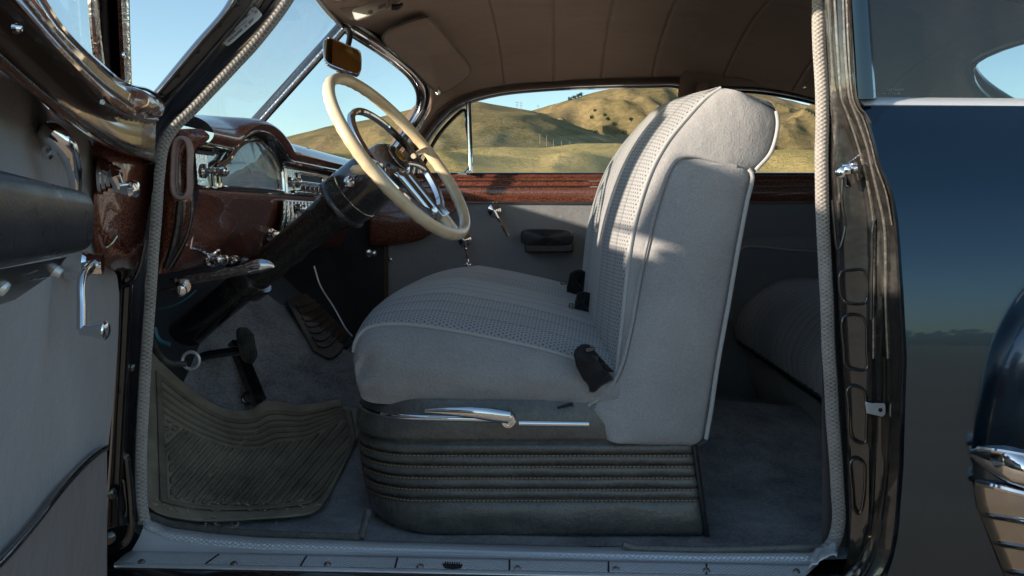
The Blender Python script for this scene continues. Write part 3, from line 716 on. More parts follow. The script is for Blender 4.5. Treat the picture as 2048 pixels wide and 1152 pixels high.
for q in ([(1681, 545), (1700, 541), (1726, 540), (1732, 548), (1733, 600), (1728, 607), (1695, 606), (1685, 600)],
          [(1686, 636), (1700, 630), (1722, 632), (1731, 645), (1733, 700), (1733, 738), (1715, 740), (1692, 732), (1688, 700)],
          [(1695, 778), (1705, 772), (1727, 780), (1732, 800), (1732, 860), (1729, 886), (1710, 882), (1699, 870), (1697, 820)],
          [(1702, 922), (1715, 918), (1728, 928), (1730, 950), (1726, 1000), (1718, 1028), (1708, 1020), (1704, 980)]):
    rrect(q, 1.536, .0024, mb)
mb.obj('stamped_recess', M['jamb'], jm)
# upper concave reinforcement
mb = MB(); mb.tube(PL([(1686, 330), (1684, 400), (1690, 455), (1676, 500), (1668, 440), (1665, 400)], 1.538), .0024, n=40, seg=8)
mb.tube(PL([(1742, 640), (1744, 520), (1746, 450), (1752, 436), (1760, 450), (1764, 520), (1764, 560)], 1.503), .0026, n=40, seg=8)
mb.obj('stamped_rib', M['jamb'], jm)
st = MB(); st.prism(PL([(1688, 330), (1722, 304), (1727, 312), (1727, 352), (1700, 376), (1690, 372)], 1.528), (0, -.004, 0)); so = st.obj('striker_plate', M['chrome'], jm, bevel=.0015)
mb = MB()
mb.tube([P(1682, 346, 1.52), P(1716, 336, 1.51)], .0072, seg=12); mb.tube([P(1684, 332, 1.52), P(1714, 330, 1.515)], .0045, seg=12)
mb.lathe(P(1682, 345, 1.518), (-.6, -.8, 0), [(-.004, .009), (.003, .009), (.005, .006)], 14); mb.lathe(P(1698, 340, 1.508), (-.3, -1, 0), [(0, .008), (.004, .007), (.006, .003)], 14); mb.obj('striker', M['chrome'], jm)
mb = MB()
mb.prism(PL([(1730, 803), (1742, 806), (1768, 806), (1770, 812), (1770, 828), (1764, 833), (1733, 826)], 1.49), (0, -.003, 0)); mb.prism([P(1730, 803, 1.49), P(1733, 826, 1.49), P(1733, 826, 1.535), P(1730, 803, 1.535)], (.003, 0, 0)); mb.obj('check_bracket', M['alu'], jm, bevel=.001)
mb = MB(); mb.lathe(P(1761, 820, 1.4865), (0, -1, 0), [(0, .0035), (.0006, .003)], 12); mb.obj('bracket_hole', M['ink'], jm)
# interior face behind windlace
mb = MB(); mb.grid([[P(x, y, Y) for y in np.linspace(-60, 1120, 20)] for x, Y in ((1644, 1.585), (1668, 1.61), (1700, 1.615))]); mb.grid([[P(x, y, Y) for y in np.linspace(215, 1120, 20)] for x, Y in ((1700, 1.615), (1760, 1.66), (2300, 1.68))]); mb.obj('pillar_inner_trim', M['charcoal'], jm)

# ---- outer quarter panel
def tilt(z): return math.radians(float(np.interp(z, [-.9, -.7, -.5, -.35, -.25, -.19, -.1, 0, .08, .14, .18], [-14, -9, -3, .5, 2.4, 3.6, 7.5, 14, 26, 38, 46])))
zs = list(np.linspace(.172, -.72, 70)); ys = []; Yc = 1.452
prev = zs[0]
for z in zs:
    Yc -= math.tan(tilt((z+prev)/2))*(prev-z); prev = z; ys.append(Yc)
ys = np.array(ys); ys = ys-ys[0]+1.462
outx = lambda z, Y: None
rows = []
for z, Y in zip(zs, ys):
    py = VY-z/Y*F
    xe = np.interp(py, YJ, lines['c'])+1
    X0 = (xe-VX)/F*Y
    rows.append([Vector((X0+(3.2-X0)*t, Y+.012*(1-math.cos(min(t*9, PI)))*0+.05*t**2*0, ZC+z)) for t in (0, .004, .012, .03, .06, .1, .15, .2, .3, .45, .7, 1)])
# roll the leading edge into the jamb
for r in rows:
    r.insert(0, r[0]+Vector((0, .012, 0)))
ys0 = float(ys[0])
mb = MB(); mb.grid(rows); qp = mb.obj('quarter_panel', M['body'], car, sharp=25)
# belt chrome + window post + glass
mb = MB()
bp = [(194, 1.490), (197, 1.474), (203, 1.463), (209, 1.460), (214, 1.464), (218, 1.474)]
mb.grid([[P(1713+(y-194)*.9+(x-1713), y+(x-1713)*.008, Y) for x in np.linspace(1713, 2500, 10)] for y, Y in bp]); mb.obj('belt_moulding', M['alu'], car, label='bright belt moulding under the quarter window')
qwin = MB(); qwin.grid([[P(x+(y+60)*.065, y, Y) for y in (-80, 0, 100, 198)] for x, Y in ((1694, 1.47), (1700, 1.455), (1715, 1.452), (1731, 1.456), (1735, 1.470), (1736, 1.49))]); qwo2 = qwin.obj('window_post', M['body'], car)
mb = MB(); GX = np.linspace(.487, 1.62, 24)
def gtopz(X): return min(.40, roofz(X, 1.60, False)-.035)
mb.grid([[Vector((X, 1.49, ZC+.18+(gtopz(X)-.18)*t)) for X in GX] for t in (0, .5, 1)])
mr_ = MB(); RX = np.linspace(-.2, 1.72, 40); mr_.grid([[Vector((X, Y_, ZC+roofz(X, 1.58, False)+dz)) for X in RX] for Y_, dz in ((1.60, .045), (1.535, .038), (1.495, .01), (1.478, -.02), (1.482, -.045), (1.50, -.05))]); mr_.obj('roof_rail', M['body'], car)
qg = mb.obj('near_quarter_window', M['glass_q'], car, label='reflective near rear quarter window')
ex = Vector((1, 0, 0)); ez = Vector((0, 0, 1))
text_mesh('HI-TEST SAFETY', .0052, P(1762, 182, 1.487), ex, ez, M['inkw'], qg); text_mesh('M   2 1 4 X-48', .0045, P(1766, 189, 1.487), ex, ez, M['inkw'], qg)
# rear fender bulge with chrome stone guard
fc = [(2070, 556), (2038, 590), (2008, 632), (1976, 692), (1951, 770), (1935, 850), (1930, 930), (1942, 1010), (1970, 1080), (2000, 1152), (2025, 1200)]
def fcurve(dx, Y, sc=1.): return [P(x+dx, y, Y) for x, y in fc]
rws = loft([fcurve(0, 1.42), fcurve(0, 1.385), fcurve(2, 1.36), fcurve(9, 1.34), fcurve(30, 1.32), fcurve(80, 1.29), fcurve(180, 1.255), fcurve(420, 1.235), fcurve(900, 1.24), fcurve(1500, 1.30), fcurve(1750, 1.42)], 80, 5)
mb = MB(); mb.grid(rws); fen = mb.obj('rear_fender', M['body'], car)
mb = MB(); mb.tube(fcurve(5, 1.348), .0035, n=80, seg=8); mb.obj('fender_bead', M['blackp'], fen)
def fpt(x, y, lift=.004):
    xe = np.interp(y, [q[1] for q in fc], [q[0] for q in fc]); dx = x-xe
    Y = np.interp(dx, [0, 2, 9, 30, 80, 180, 420, 900], [1.385, 1.36, 1.34, 1.32, 1.29, 1.255, 1.235, 1.24]); return P(x, y, Y-lift)
ms = []
for y in np.linspace(968, 1190, 200):
    xe = np.interp(y, [q[1] for q in fc], [q[0] for q in fc])
    ph = ((y-970)-(0))/56.0
    rib = .004*math.exp(-((ph-round(ph))/.07)**2) if y > 985 else .0
    ms.append([fpt(x, y+(x-xe)*.17, .005+rib*min(1, max(0, (x-xe-14)/14))) for x in np.linspace(xe+12, xe+330, 40)])
mb = MB(); mb.grid(ms); mb.obj('stone_guard', M['guard'], fen, label='ribbed chrome stone guard')
mb = MB()
rows = []
for t in np.linspace(0, 1, 26):
    w = .027*math.sin(PI*min(t*1.5+.03, .5))**.8; c = fpt(1944+300*t, 908+95*t, .006)
    top_ = c+Vector((0, .004, w)); bo = c+Vector((0, .004, -w))
    rows.append([c+Vector((0, .006-.030*math.cos(a)*w/.03, w*math.sin(a))) for a in np.linspace(-PI/2, PI/2, 11)])
mb.grid(rows); mb.obj('chrome_spear', M['chrome'], fen)
mb = MB(); mb.tube([fpt(1955, 965, .006), fpt(2000, 975, .010), fpt(2060, 990, .012), fpt(2200, 1010, .012)], .005, n=30, seg=8); mb.tube([fpt(1957, 897, .006), fpt(2000, 902, .010), fpt(2060, 912, .012), fpt(2200, 930, .012)], .004, n=30, seg=8); mb.obj('guard_bead', M['chrome'], fen)
mb = MB(); mb.tube([P(1918, 903, 1.36), P(1924, 885, 1.35), P(1932, 868, 1.35)], [.002, .008, .003], n=10, seg=8); mb.obj('trim_tip', M['chrome'], fen)

# ---- dashboard (profile swept across the car)
dash = empty('dashboard', P(480, 380, 1.9), car, label='maroon enamelled dashboard with instrument hood and chrome controls')
Y0, Y1 = 1.655, 2.96
def k0(x, y): return ((x-VX)/F*Y0, -(y-VY)/F*Y0)
pf_top = [k0(270, 228), k0(330, 227), k0(376, 232), k0(402, 241), k0(418, 254), k0(424, 268), k0(419, 279), k0(410, 287)]
def bumpf(Y, a, b_): 
    if Y <= a or Y >= b_: return 0.
    t = (Y-a)/(b_-a); return math.sin(PI*t)**.75
rows = []
YD = list(np.linspace(Y0, Y1, 70))
rp = cr([Vector((x, 0, z)) for x, z in pf_top], 26)
for Y in YD:
    hb = bumpf(Y, 1.80, 2.17)*.050; cb = .018*math.exp(-((Y-1.88)/.17)**2)
    r = []
    for i, p in enumerate(rp):
        t = i/25
        w = min(max((t-.45)/.45, 0), 1)
        ox = 0.0
        # forward-hanging lip, cut back into the arch
        r.append(Vector((p.x+.004*w, Y, ZC+p.z+cb*min(t*2.2, 1)*(1-w)+(hb*w) if w > 0 else ZC+p.z+cb*min(t*2.2, 1))))
    rows.append(r)
mb = MB(); mb.grid(rows); mb.obj('dash_pad', M['maroon'], dash, label='glossy maroon dash top with arched instrument hood')
# chrome edge of lip
def lip(Y, dx=0, dz=0):
    x, z = pf_top[-1]; return Vector((x+.004+dx, Y, ZC+z+bumpf(Y, 1.80, 2.17)*.05+dz))
mb = MB(); mb.tube([lip(Y, .001, -.001) for Y in np.linspace(Y0, Y1, 110)], .0024, seg=8); mb.obj('lip_bead', M['chrome'], dash)
# hood underside: dark metallic tunnel back to the face
fx, fz = k0(392, 318); 
def facept(t, Y, dx=0):                             # t: 0 top .. 1 bottom of the instrument band
    a = k0(384, 300); b2 = k0(390, 374); 
    hb = bumpf(Y, 1.80, 2.17)*.046
    return Vector((a[0]+(b2[0]-a[0])*t+dx, Y, ZC+a[1]+(b2[1]-a[1])*t+hb*(1-t)))
mb = MB(); rows = []
for Y in np.linspace(Y0, Y1, 90):
    l = lip(Y); f_ = facept(0, Y)
    rows.append([l, l+Vector((-.008, 0, -.004)), l.lerp(f_, .5)+Vector((0, 0, .002)), f_])
mb.grid(rows); mb.obj('hood_underside', M['column'], dash)
mb = MB(); mb.grid([[facept(t, Y) for t in (0, .2, .5, .8, 1)] for Y in np.linspace(Y0, Y1, 60)]); mb.obj('instrument_band', M['maroon_gloss'], dash)
# gauge: dial, glass, bezel
def gp(x, Y, t=None, z=None, dx=.0): return facept(t, Y, dx)
def gaugeloop(sc=1., dx=0., n=60):
    pts = []
    c = (1.945, .52)
    ya, yb = 1.742, 2.145
    for Y in np.linspace(ya, yb, 30):
        t = .04+.36*abs((Y-1.95)/.2)**3; pts.append((Y, t))
    for Y in np.linspace(yb, ya, 12): pts.append((Y, .94))
    return [facept(c[1]+(t-c[1])*sc, c[0]+(Y-c[0])*sc, dx) for Y, t in pts]
gl = gaugeloop(1, .004)
mb = MB(); gc = sum(gl, Vector())/len(gl); mb.grid([[gc+(p-gc)*f-Vector((0.002, 0, 0)) for p in gl] for f in (.001, .5, 1)], cu=True); dial = mb.obj('speedometer_dial', M['dial'], dash)
mb = MB()
for k in range(21):
    a = PI*(.08+.84*k/20); c = gc+Vector((.003, 0, -.022)); d_ = Vector((0, -math.cos(a)*.115, math.sin(a)*.058)); mb.tube([c+d_*.86, c+d_*(1.0 if k % 2 else .93)], .0009, seg=5)
mb.tube([gc+Vector((.003, -math.cos(a)*.12, math.sin(a)*.062-.022)) for a in np.linspace(.1, PI-.1, 30)], .0010, seg=5)
mb.tube([gc+Vector((.004, 0, -.022)), gc+Vector((.004, -.07, .018))], .0012, seg=5); mb.obj('dial_marking', M['dialw'], dash)
mb = MB(); mb.grid([[gc+(p-gc)*f+Vector((.010+.004*(1-f), 0, 0)) for p in gl] for f in (.001, .4, .8, 1)], cu=True); mb.obj('gauge_glass', M['glass_g'], dash)
mb = MB(); mb.tube([p+Vector((.010, 0, 0)) for p in gl], .0035, closed=True, seg=8); mb.tube([p+Vector((.006, 0, 0)) for p in gaugeloop(1.06, .004)], .005, closed=True, seg=8); mb.obj('gauge_bezel', M['chrome'], dash)
mb = MB(); mb.tube([facept(.02, Y, .006) for Y in np.linspace(Y0, 1.74, 12)], .004, seg=8); mb.tube([facept(1.0, Y, .006) for Y in np.linspace(Y0, Y1, 12)], .0042, seg=8); mb.tube([facept(.1, 2.20, .006), facept(1, 2.20, .006)], .004, seg=8); mb.tube([facept(.0, Y, .006) for Y in np.linspace(2.2, Y1, 12)], .0035, seg=8)
mb.obj('chrome_moulding', M['chrome'], dash)
mb = MB(); mb.grid([[facept(t, Y, .003) for t in (.04, .35, .65, .97)] for Y in (1.662, 1.69, 1.72)]); mb.grid([[facept(t, Y, .003) for t in (.06, .5, .97)] for Y in np.linspace(2.205, 2.72, 8)]); mb.obj('polished_panel', M['chrome_pit'], dash)
def knob(c, ax, L, r, parent, name='control_knob', mat='chrome'):
    mb = MB(); mb.lathe(c, ax, [(-.004, r*1.25), (.002, r*1.25), (.004, r*.5), (L*.45, r*.42), (L*.55, r*.8), (L*.72, r), (L*.9, r*.92), (L*.98, r*.55), (L, .0005)], 20); return mb.obj(name, M[mat], parent)
knob(P(408, 342, 1.665), (1, -.12, 0), .046, .0105, dash)
knob(facept(.55, 2.235, .004), (1, -.5, 0), .036, .010, dash, 'radio_knob'); knob(facept(.55, 2.62, .004), (1, -.5, 0), .036, .010, dash, 'radio_knob')
mb = MB(); a_, b_ = facept(.2, 2.31, .006), facept(.55, 2.55, .006)
rad = [facept(.18, 2.31, .008), facept(.18, 2.54, .008), facept(.5, 2.54, .008), facept(.5, 2.31, .008)]
mb.tube(rad, .004, closed=True, seg=8, n=40, smooth=False)
for k in range(7):
    Yk = 2.29+k*.043; mb.box(facept(.74, Yk, .012), .016, .030, .013, (1, 0, 0))
mb.tube([facept(.9, 2.26, .012), facept(.9, 2.62, .012)], .004, seg=8); mb.obj('radio', M['chrome'], dash, bevel=.001)
mb = MB(); mb.poly([p+Vector((-.002, 0, 0)) for p in rad]); mb.obj('radio_dial', M['ink'], dash)
# winged ornament on the pad
oc = P(620, 312, 2.40)
mb = MB()
for s_ in (-1, 1):
    mb.grid([[oc+Vector((.0+.006*math.sin(t*3), s_*t*.085, .006+.010*(1-t)*v-.012*t*(1-v))) for v in (0, .5, 1)] for t in np.linspace(0, 1, 10)])
mb.tube([oc+Vector((-.01, 0, .018)), oc+Vector((.012, 0, -.014))], [.006, .009, .003], n=8, seg=8); mb.obj('winged_ornament', M['chrome'], dash, solid=.003)
mb = MB()
for Yk in (2.25, 2.66): mb.box(lip(Yk, .0015, -.006), .004, .03, .006)
mb.obj('amber_lamp', M['orange'], dash, bevel=.001)
# lower dash
pl = [k0(392, 374), k0(398, 380), k0(396, 396), k0(388, 425), k0(378, 460), k0(362, 500), k0(345, 535), k0(330, 548), k0(300, 545)]
rl = cr([Vector((x, 0, z)) for x, z in pl], 30)
def lowz(Y): return float(np.interp(Y, [1.65, 2.0, 2.3, 2.6, 2.96], [0, .0, .0, .0, .0]))
rows = []
for Y in np.linspace(Y0, 2.955, 60):
    r = []
    for i, p in enumerate(rl):
        t = i/29; bul = .022*math.exp(-((Y-1.78)/.10)**2-((t-.55)/.22)**2)+.012*math.exp(-((Y-2.35)/.22)**2-((t-.5)/.35)**2)
        r.append(Vector((p.x+bul, Y, ZC+p.z)))
    rows.append(r)
mb = MB(); mb.grid(rows); mb.obj('lower_panel', M['maroon'], dash)
def lowpt(t, Y, dx=0):
    p = rl[int(round(t*29))]; return Vector((p.x+dx, Y, ZC+p.z))
# speaker grille slats
mb = MB()
for k in range(15):
    Yk = 2.16+k*.030; mb.tube([lowpt(.12, Yk, .012), lowpt(.35, Yk, .026), lowpt(.55, Yk, .028), lowpt(.8, Yk, .012)], .0055, n=14, seg=8)
mb.tube([lowpt(.12, 2.14, .012), lowpt(.35, 2.14, .022), lowpt(.55, 2.14, .024), lowpt(.8, 2.14, .012)], .004, n=14, seg=8); mb.tube([lowpt(.10, 2.14, .012), lowpt(.10, 2.59, .012)], .004, seg=8)
mb.obj('speaker_grille', M['chrome_pit'], dash)
mb = MB(); mb.grid([[lowpt(t, Yk, dx) for t, dx in ((.1, .006), (.35, .016), (.55, .018), (.82, .006))] for Yk in (2.14, 2.36, 2.6)]); mb.obj('grille_backing', M['ink'], dash)
knob(P(541, 470, 2.12), (1, -.6, 0), .02, .012, dash, 'ignition_switch')
knob(P(596, 418, 2.22), (1, -.5, 0), .022, .010, dash, 'control_knob')
knob(P(714, 431, 2.75), (1, -.5, 0), .03, .010, dash, 'control_knob')
mb = MB(); c = P(534, 497, 2.10); mb.tube([c, c+Vector((.02, -.01, .01)), c+Vector((.01, -.02, -.02))], .005, n=10, seg=8); mb.obj('key', M['chrome'], dash)
for (x, y, Yk) in ((420, 518, 1.70), (447, 520, 1.76)):
    knob(P(x, y, Yk), (1, -.5, 0), .03, .0085, dash)
mb = MB(); mb.tube(PL([(380, 497), (395, 500), (412, 508), (420, 516)], 1.69), .0035, n=14, seg=8); mb.tube(PL([(385, 440), (385, 470), (381, 497)], 1.67), .002, n=8, seg=6)
mb.tube(PL([(424, 510, 1.72), (436, 500, 1.73), (440, 506, 1.74)], 1.7), .003, n=8, seg=6); mb.lathe(P(425, 520, 1.70), (1, -.8, 0), [(-.01, .013), (0, .013), (.004, .009), (.012, .009), (.02, .004)], 18); mb.lathe(P(463, 517, 1.72), (1, -.8, 0), [(0, .007), (.008, .012), (.014, .008)], 12, sx=.5); mb.obj('heater_control', M['chrome'], dash)
knob(P(738, 507, 2.70), (1, -.6, 0), .024, .009, dash, 'control_knob'); knob(P(366, 572, 1.66), (.2, -1, -.3), .03, .011, dash, 'control_knob')
mb = MB(); mb.tube(PL([(316, 580), (340, 578), (366, 573)], 1.68), .003, n=10, seg=6); mb.box(P(345, 561, 1.67), .012, .01, .008); mb.obj('cable_bracket', M['chrome_pit'], dash)
# near end cap with rubber boot
ecap = [(400, 252), (416, 262), (420, 275), (402, 292), (390, 300), (386, 330), (384, 372), (388, 400), (382, 440), (372, 480), (355, 515), (335, 545), (320, 548), (318, 480), (322, 400), (326, 320), (332, 290), (345, 268), (370, 252)]
eo = cr(PL(ecap, 1.652), 90, True); ec = P(352, 400, 1.64)
mb = MB(); A = PL([(345, 262), (328, 300), (325, 350), (322, 420), (320, 480), (318, 520), (322, 546)], 1.650); B = PL([(405, 258), (420, 274), (388, 305), (386, 370), (386, 420), (372, 480), (334, 546)], 1.650)
mb.grid(ruled(A, B, 50, 14, lambda u, v: Vector((0, -.022*math.sin(PI*v)**.7, 0)), True)); mb.obj('end_cap', M['maroon'], dash)
bo_ = [(344, 300), (350, 278), (362, 271), (375, 276), (382, 298), (381, 340), (380, 385), (372, 398), (358, 400), (346, 392), (341, 370), (342, 335)]
bl = cr(PL(bo_, 1.622), 60, True); bc = sum(bl, Vector())/60
mb = MB(); mb.grid([[bc+Vector(((p.x-bc.x)*f, h, (p.z-bc.z)*g)) for p in bl] for f, g, h in ((1.0, 1., .012), (1.0, 1., .0), (.93, .97, -.006), (.78, .91, -.007), (.66, .86, -.004), (.60, .84, .004), (.52, .82, .002), (.42, .79, .004), (.38, .77, .02), (.34, .7, .06))], cu=True); mb.obj('rubber_boot', M['boot'], dash)
mb = MB(); mb.poly([bc+Vector(((p.x-bc.x)*.34, .055, (p.z-bc.z)*.7)) for p in bl]); mb.obj('boot_opening', M['ink'], dash)
mb = MB(); ring = PL([(360, 402), (356, 450), (345, 500), (330, 538)], 1.627); mb.tube(ring, [.006, .008, .008, .004], n=30, seg=10); mb.tube(PL([(384, 402), (382, 440), (368, 485), (340, 535)], 1.636), .003, n=30, seg=8); mb.obj('worn_edge', M['jamb'], dash)
# firewall and under-dash
mb = MB(); mb.grid([[Vector((x, Y, ZC+z)) for Y in (1.55, 2.2, 3.0)] for x, z in ((-.86, .18), (-.93, -.1), (-.95, -.4), (-.9, -.62))]); mb.obj('firewall', M['fabric_black'], car)
mb = MB(); mb.grid([[Vector((x, Y, ZC+z)) for z in (.1, -.2, -.6)] for x, Y in ((-.95, 1.60), (-.72, 1.60), (-.705, 1.585))]); mb.grid([[P(x, y, 2.965) for y in (385, 600, 760)] for x in (480, 640, 776)]); mb.obj('kick_panel', M['fabric_black'], car)
mb = MB(); mb.tube(PL([(318, 618), (345, 612), (375, 595), (392, 580)], 1.72), .002, n=24, seg=6); mb.tube(PL([(308, 655), (318, 680), (340, 690)], 1.66), .004, n=16, seg=6); mb.obj('loose_wire', M['bluewire'], dash)
mb = MB(); mb.tube(PL([(628, 532, 2.5), (640, 570, 2.5), (668, 615, 2.45), (690, 655, 2.4), (704, 672, 2.35)], 2.4), .0022, n=30, seg=6); mb.obj('bowden_cable', M['alu'], car)

# ---- steering wheel and column
wc = P(800, 312, 1.97)
u = Vector((.615, 0, -.789)); sphi = .19; cphi = math.sqrt(1-sphi**2)
nrm = Vector((.789*cphi, -sphi, .615*cphi)); vv = nrm.cross(u).normalized()
R = 196*1.97/F
sw = empty('steering_wheel', wc, car, label='cream steering wheel with chrome horn ring')
mb = MB(); NP = 220; NS = 18; rows = []
for i in range(NP):
    a = 2*PI*i/NP; c = wc+(u*math.cos(a)+vv*math.sin(a))*R; rad_ = (u*math.cos(a)+vv*math.sin(a))
    row = []
    for j in range(NS):
        b = 2*PI*j/NS; r0 = .0114
        if math.cos(b)*.5-math.sin(b)*.85 > .2: r0 += .0014*max(0, math.sin(a*44))*.6                # finger grips on the far side
        row.append(c+rad_*math.cos(b)*r0*1.0+nrm*math.sin(b)*r0*1.12)
    rows.append(row)
mb.grid(rows, cu=True, cv=True); mb.obj('rim', M['cream'], sw)
mb = MB(); rows = []; hc = wc-nrm*.012-u*-.006; rh = R*.66
for i in range(140):
    a = 2*PI*i/140; rd = u*math.cos(a)+vv*math.sin(a); c = hc+rd*rh
    rows.append([c+rd*x+nrm*z for x, z in ((-.007, -.006), (-.007, .004), (-.004, .007), (.003, .007), (.006, .003), (.006, -.006))])
mb.grid(rows, cu=True, cv=True); mb.obj('horn_ring', M['chrome'], sw)
hubc = wc-nrm*.03
mb = MB(); mb.lathe(hubc-nrm*.03, nrm, [(0, .052), (.02, .054), (.04, .050), (.052, .040), (.056, .034)], 40); mb.obj('hub', M['column'], sw)
mb = MB(); mb.lathe(hubc+nrm*.022, nrm, [(0, .035), (.005, .034), (.007, .030), (.006, .028)], 36); mb.obj('hub_ring', M['chrome'], sw)
mb = MB(); mb.lathe(hubc+nrm*.0265, nrm, [(0, .029), (.003, .022), (.005, .010), (.0055, .001)], 30); mb.obj('hub_cap', M['ink'], sw)
mb = MB()
for k in range(14):
    a = 2*PI*k/14; q = hubc+nrm*.031+(u*math.cos(a)*.012+vv*math.sin(a)*.015); mb.ball(q, .0042, 8)
mb.prism([hubc+nrm*.031+u*x+vv*y for x, y in ((-.006, -.007), (-.006, .007), (.003, .007), (.009, 0), (.003, -.007))], nrm*.002); mb.obj('hub_crest', M['gold'], sw)
# chrome V spokes: lower blade
mb = MB()
def WP(a, b, h): return wc+u*a*R+vv*b*R+nrm*h
for s_ in (-1, 1):
    mb.grid([[WP(a, s_*b*(1-.35*a), h) for b, h in ((.03, -.016), (.10, -.008), (.17, -.012), (.21, -.022))] for a in np.linspace(.12, .72, 8)])
mb.obj('spoke_blade', M['chrome'], sw, solid=.004)
mb = MB(); 
mb.grid([[WP(a, b, -.006-.004*abs(b)*8) for b in np.linspace(-.10, .10, 6)] for a in np.linspace(.68, .98, 6)]); mb.obj('lower_spoke', M['cream'], sw, solid=.016)
mb = MB()
mb.tube([WP(.03, -.22, -.02), WP(.12, -.5, -.012), WP(.2, -.63, -.012)], .006, n=10, seg=8); mb.tube([WP(.03, .22, -.02), WP(.12, .5, -.012), WP(.2, .63, -.012)], .006, n=10, seg=8); mb.box(WP(.70, 0, -.004), .03, .05, .012, u, nrm)
mb.obj('spoke_clip', M['chrome'], sw, bevel=.002)
mb = MB()
for s_ in (-1, 1): mb.tube([WP(.0, s_*.6, -.012), WP(-.02, s_*.8, -.006), WP(-.02, s_*.96, 0)], [.006, .006, .008], n=10, seg=10)
mb.obj('cross_spoke', M['cream'], sw)
col = empty('steering_column', hubc, car, label='glossy brown-black steering column running down to the floor')
mb = MB(); mb.lathe(hubc-nrm*.015, -nrm, [(0, .050), (.012, .058), (.05, .061), (.085, .061)], 48); mb.obj('column_shroud', M['column'], col)
mb = MB(); mb.lathe(hubc-nrm*.100, -nrm, [(0, .0595), (.001, .062), (.006, .062), (.018, .0608), (.028, .060), (.033, .0635), (.038, .0635), (.043, .055), (.055, .047), (.08, .042), (.13, .039), (.30, .0365), (.42, .0355)], 48); mb.obj('column_jacket', M['column'], col)
mb = MB(); mb.lathe(hubc-nrm*.099, -nrm, [(-.002, .060), (0, .0625), (.002, .060)], 48); mb.obj('shroud_seam', M['chrome_pit'], col)
mb = MB(); mb.lathe(hubc-nrm*.40, -nrm, [(0, .036), (.12, .036), (.28, .040), (.55, .042)], 32); mb.obj('lower_column', M['blackp'], col)
cl_ = hubc-nrm*.395
mb = MB(); mb.lathe(cl_, -nrm, [(-.002, .038), (0, .046), (.006, .048), (.030, .048), (.038, .044), (.040, .037)], 40); mb.tube([cl_-nrm*.018+Vector((-.03, -.02, .035)), cl_-nrm*.018+Vector((-.05, -.02, .05))], .014, seg=12, n=4); mb.obj('column_clamp', M['column'], col)
mb = MB(); c = hubc-nrm*.07+Vector((-.02, -.058, .005)); e = P(722, 341, 1.83); mb.tube([c, e+Vector((.004, 0, 0))], .0035, seg=8, n=2); mb.lathe(c, (e-c), [(-.002, .013), (.004, .012), (.008, .006)], 16); mb.obj('signal_stalk', M['chrome'], col)
mb = MB(); mb.lathe(e+Vector((.012, 0, 0)), Vector((-1, -.2, .05)), [(-.005, .005), (.004, .009), (.016, .011), (.028, .008), (.033, .001)], 18); mb.obj('signal_knob', M['cream'], col)
mb = MB(); mb.tube([wc-nrm*.06+Vector((0, .03, 0)), P(762, 330, 1.9)], .004, n=4, seg=8); mb.lathe(P(770, 309, 2.0), (-1, -.3, .2), [(0, .006), (.01, .010), (.024, .010), (.03, .001)], 16); mb.obj('gear_knob', M['cream'], col)
# floor collar ring
mb = MB(); fl = P(345, 700, 2.02); mb.tube([P(306, 670, 1.78), P(312, 700, 1.8), P(335, 725, 1.82), (P(372, 728, 1.84))], .006, n=20, seg=8); mb.obj('column_floor_seal', M['pedal'], col)

# ---- hand brake
hb = empty('hand_brake', P(440, 540, 1.75), car, label='chrome tipped hand brake rod under the dashboard')
a_, b_ = P(372, 560, 1.72), P(498, 538, 1.70)
mb = MB(); mb.tube([a_, b_], .0095, seg=14, n=2); mb.obj('brake_rod', M['edge'], hb)
mb = MB(); mb.tube([P(496, 538, 1.70), P(506, 534, 1.70), P(526, 531, 1.70), P(544, 532, 1.70), P(548, 535, 1.7)], [.011, .012, .0125, .009, .003], n=20, seg=16, flat=.9); mb.obj('brake_grip', M['chrome'], hb)

# ---- floor
def zfloor(X, Y):
    hump = .215*math.exp(-((Y-2.30)/.27)**2)*float(np.interp(X, [-.9, -.5, 0, .6], [1.1, 1.0, .7, .45]))
    st = float(np.interp(Y, [1.7, 2.0, 2.4, 3.], [-.66, -.62, -.50, -.46]))
    toe = max(0, st-X)*.95
    k = .05; toe = (math.sqrt((st-X)**2+k*k)+(st-X))/2*.95
    z = -.575+hump*(1-min(toe*1.2, .6))+toe
    return z
def fpx(x, y, lift=0.):                               # photo pixel ray down to the floor
    k = (x-VX)/F; m_ = -(y-VY)/F; Y = 1.5
    while Y < 3.3:
        if m_*Y < zfloor(k*Y, Y)+lift: break
        Y += .03
    a, b = Y-.03, Y
    for _ in range(9):
        Y = (a+b)/2
        if m_*Y < zfloor(k*Y, Y)+lift: b = Y
        else: a = Y
    return Vector((k*Y, Y, ZC+m_*Y))
mb = MB(); rows = []
for X in np.linspace(-.98, 1.25, 120): rows.append([Vector((X, Y, ZC+zfloor(X, Y)+.006*noise.noise(Vector((X*5, Y*5, 0))))) for Y in np.linspace(1.56, 3.0, 80)])
def part_grid(rows, keep, name, mat, parent):
    mb = MB(); mb.grid(rows)
    sel = [i for i, f in enumerate(mb.f) if keep(Vector(mb.v[f[0]]))]
    mb.f = [mb.f[i] for i in sel]; mb.uv = [mb.uv[i] for i in sel]; mb.mi = [mb.mi[i] for i in sel]
    used = sorted({i for f in mb.f for i in f}); mp = {a: b for b, a in enumerate(used)}
    mb.v = [mb.v[i] for i in used]; mb.f = [tuple(mp[i] for i in f) for f in mb.f]
    return mb.obj(name, mat, parent)
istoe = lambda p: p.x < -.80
carpet = part_grid(rows, lambda p: not istoe(p), 'floor_carpet', M['carpet'], car)
part_grid(rows, istoe, 'shade_black_toe_board', M['fabric_black'], car)  # front of the floor coloured black for the deep shade under the dash
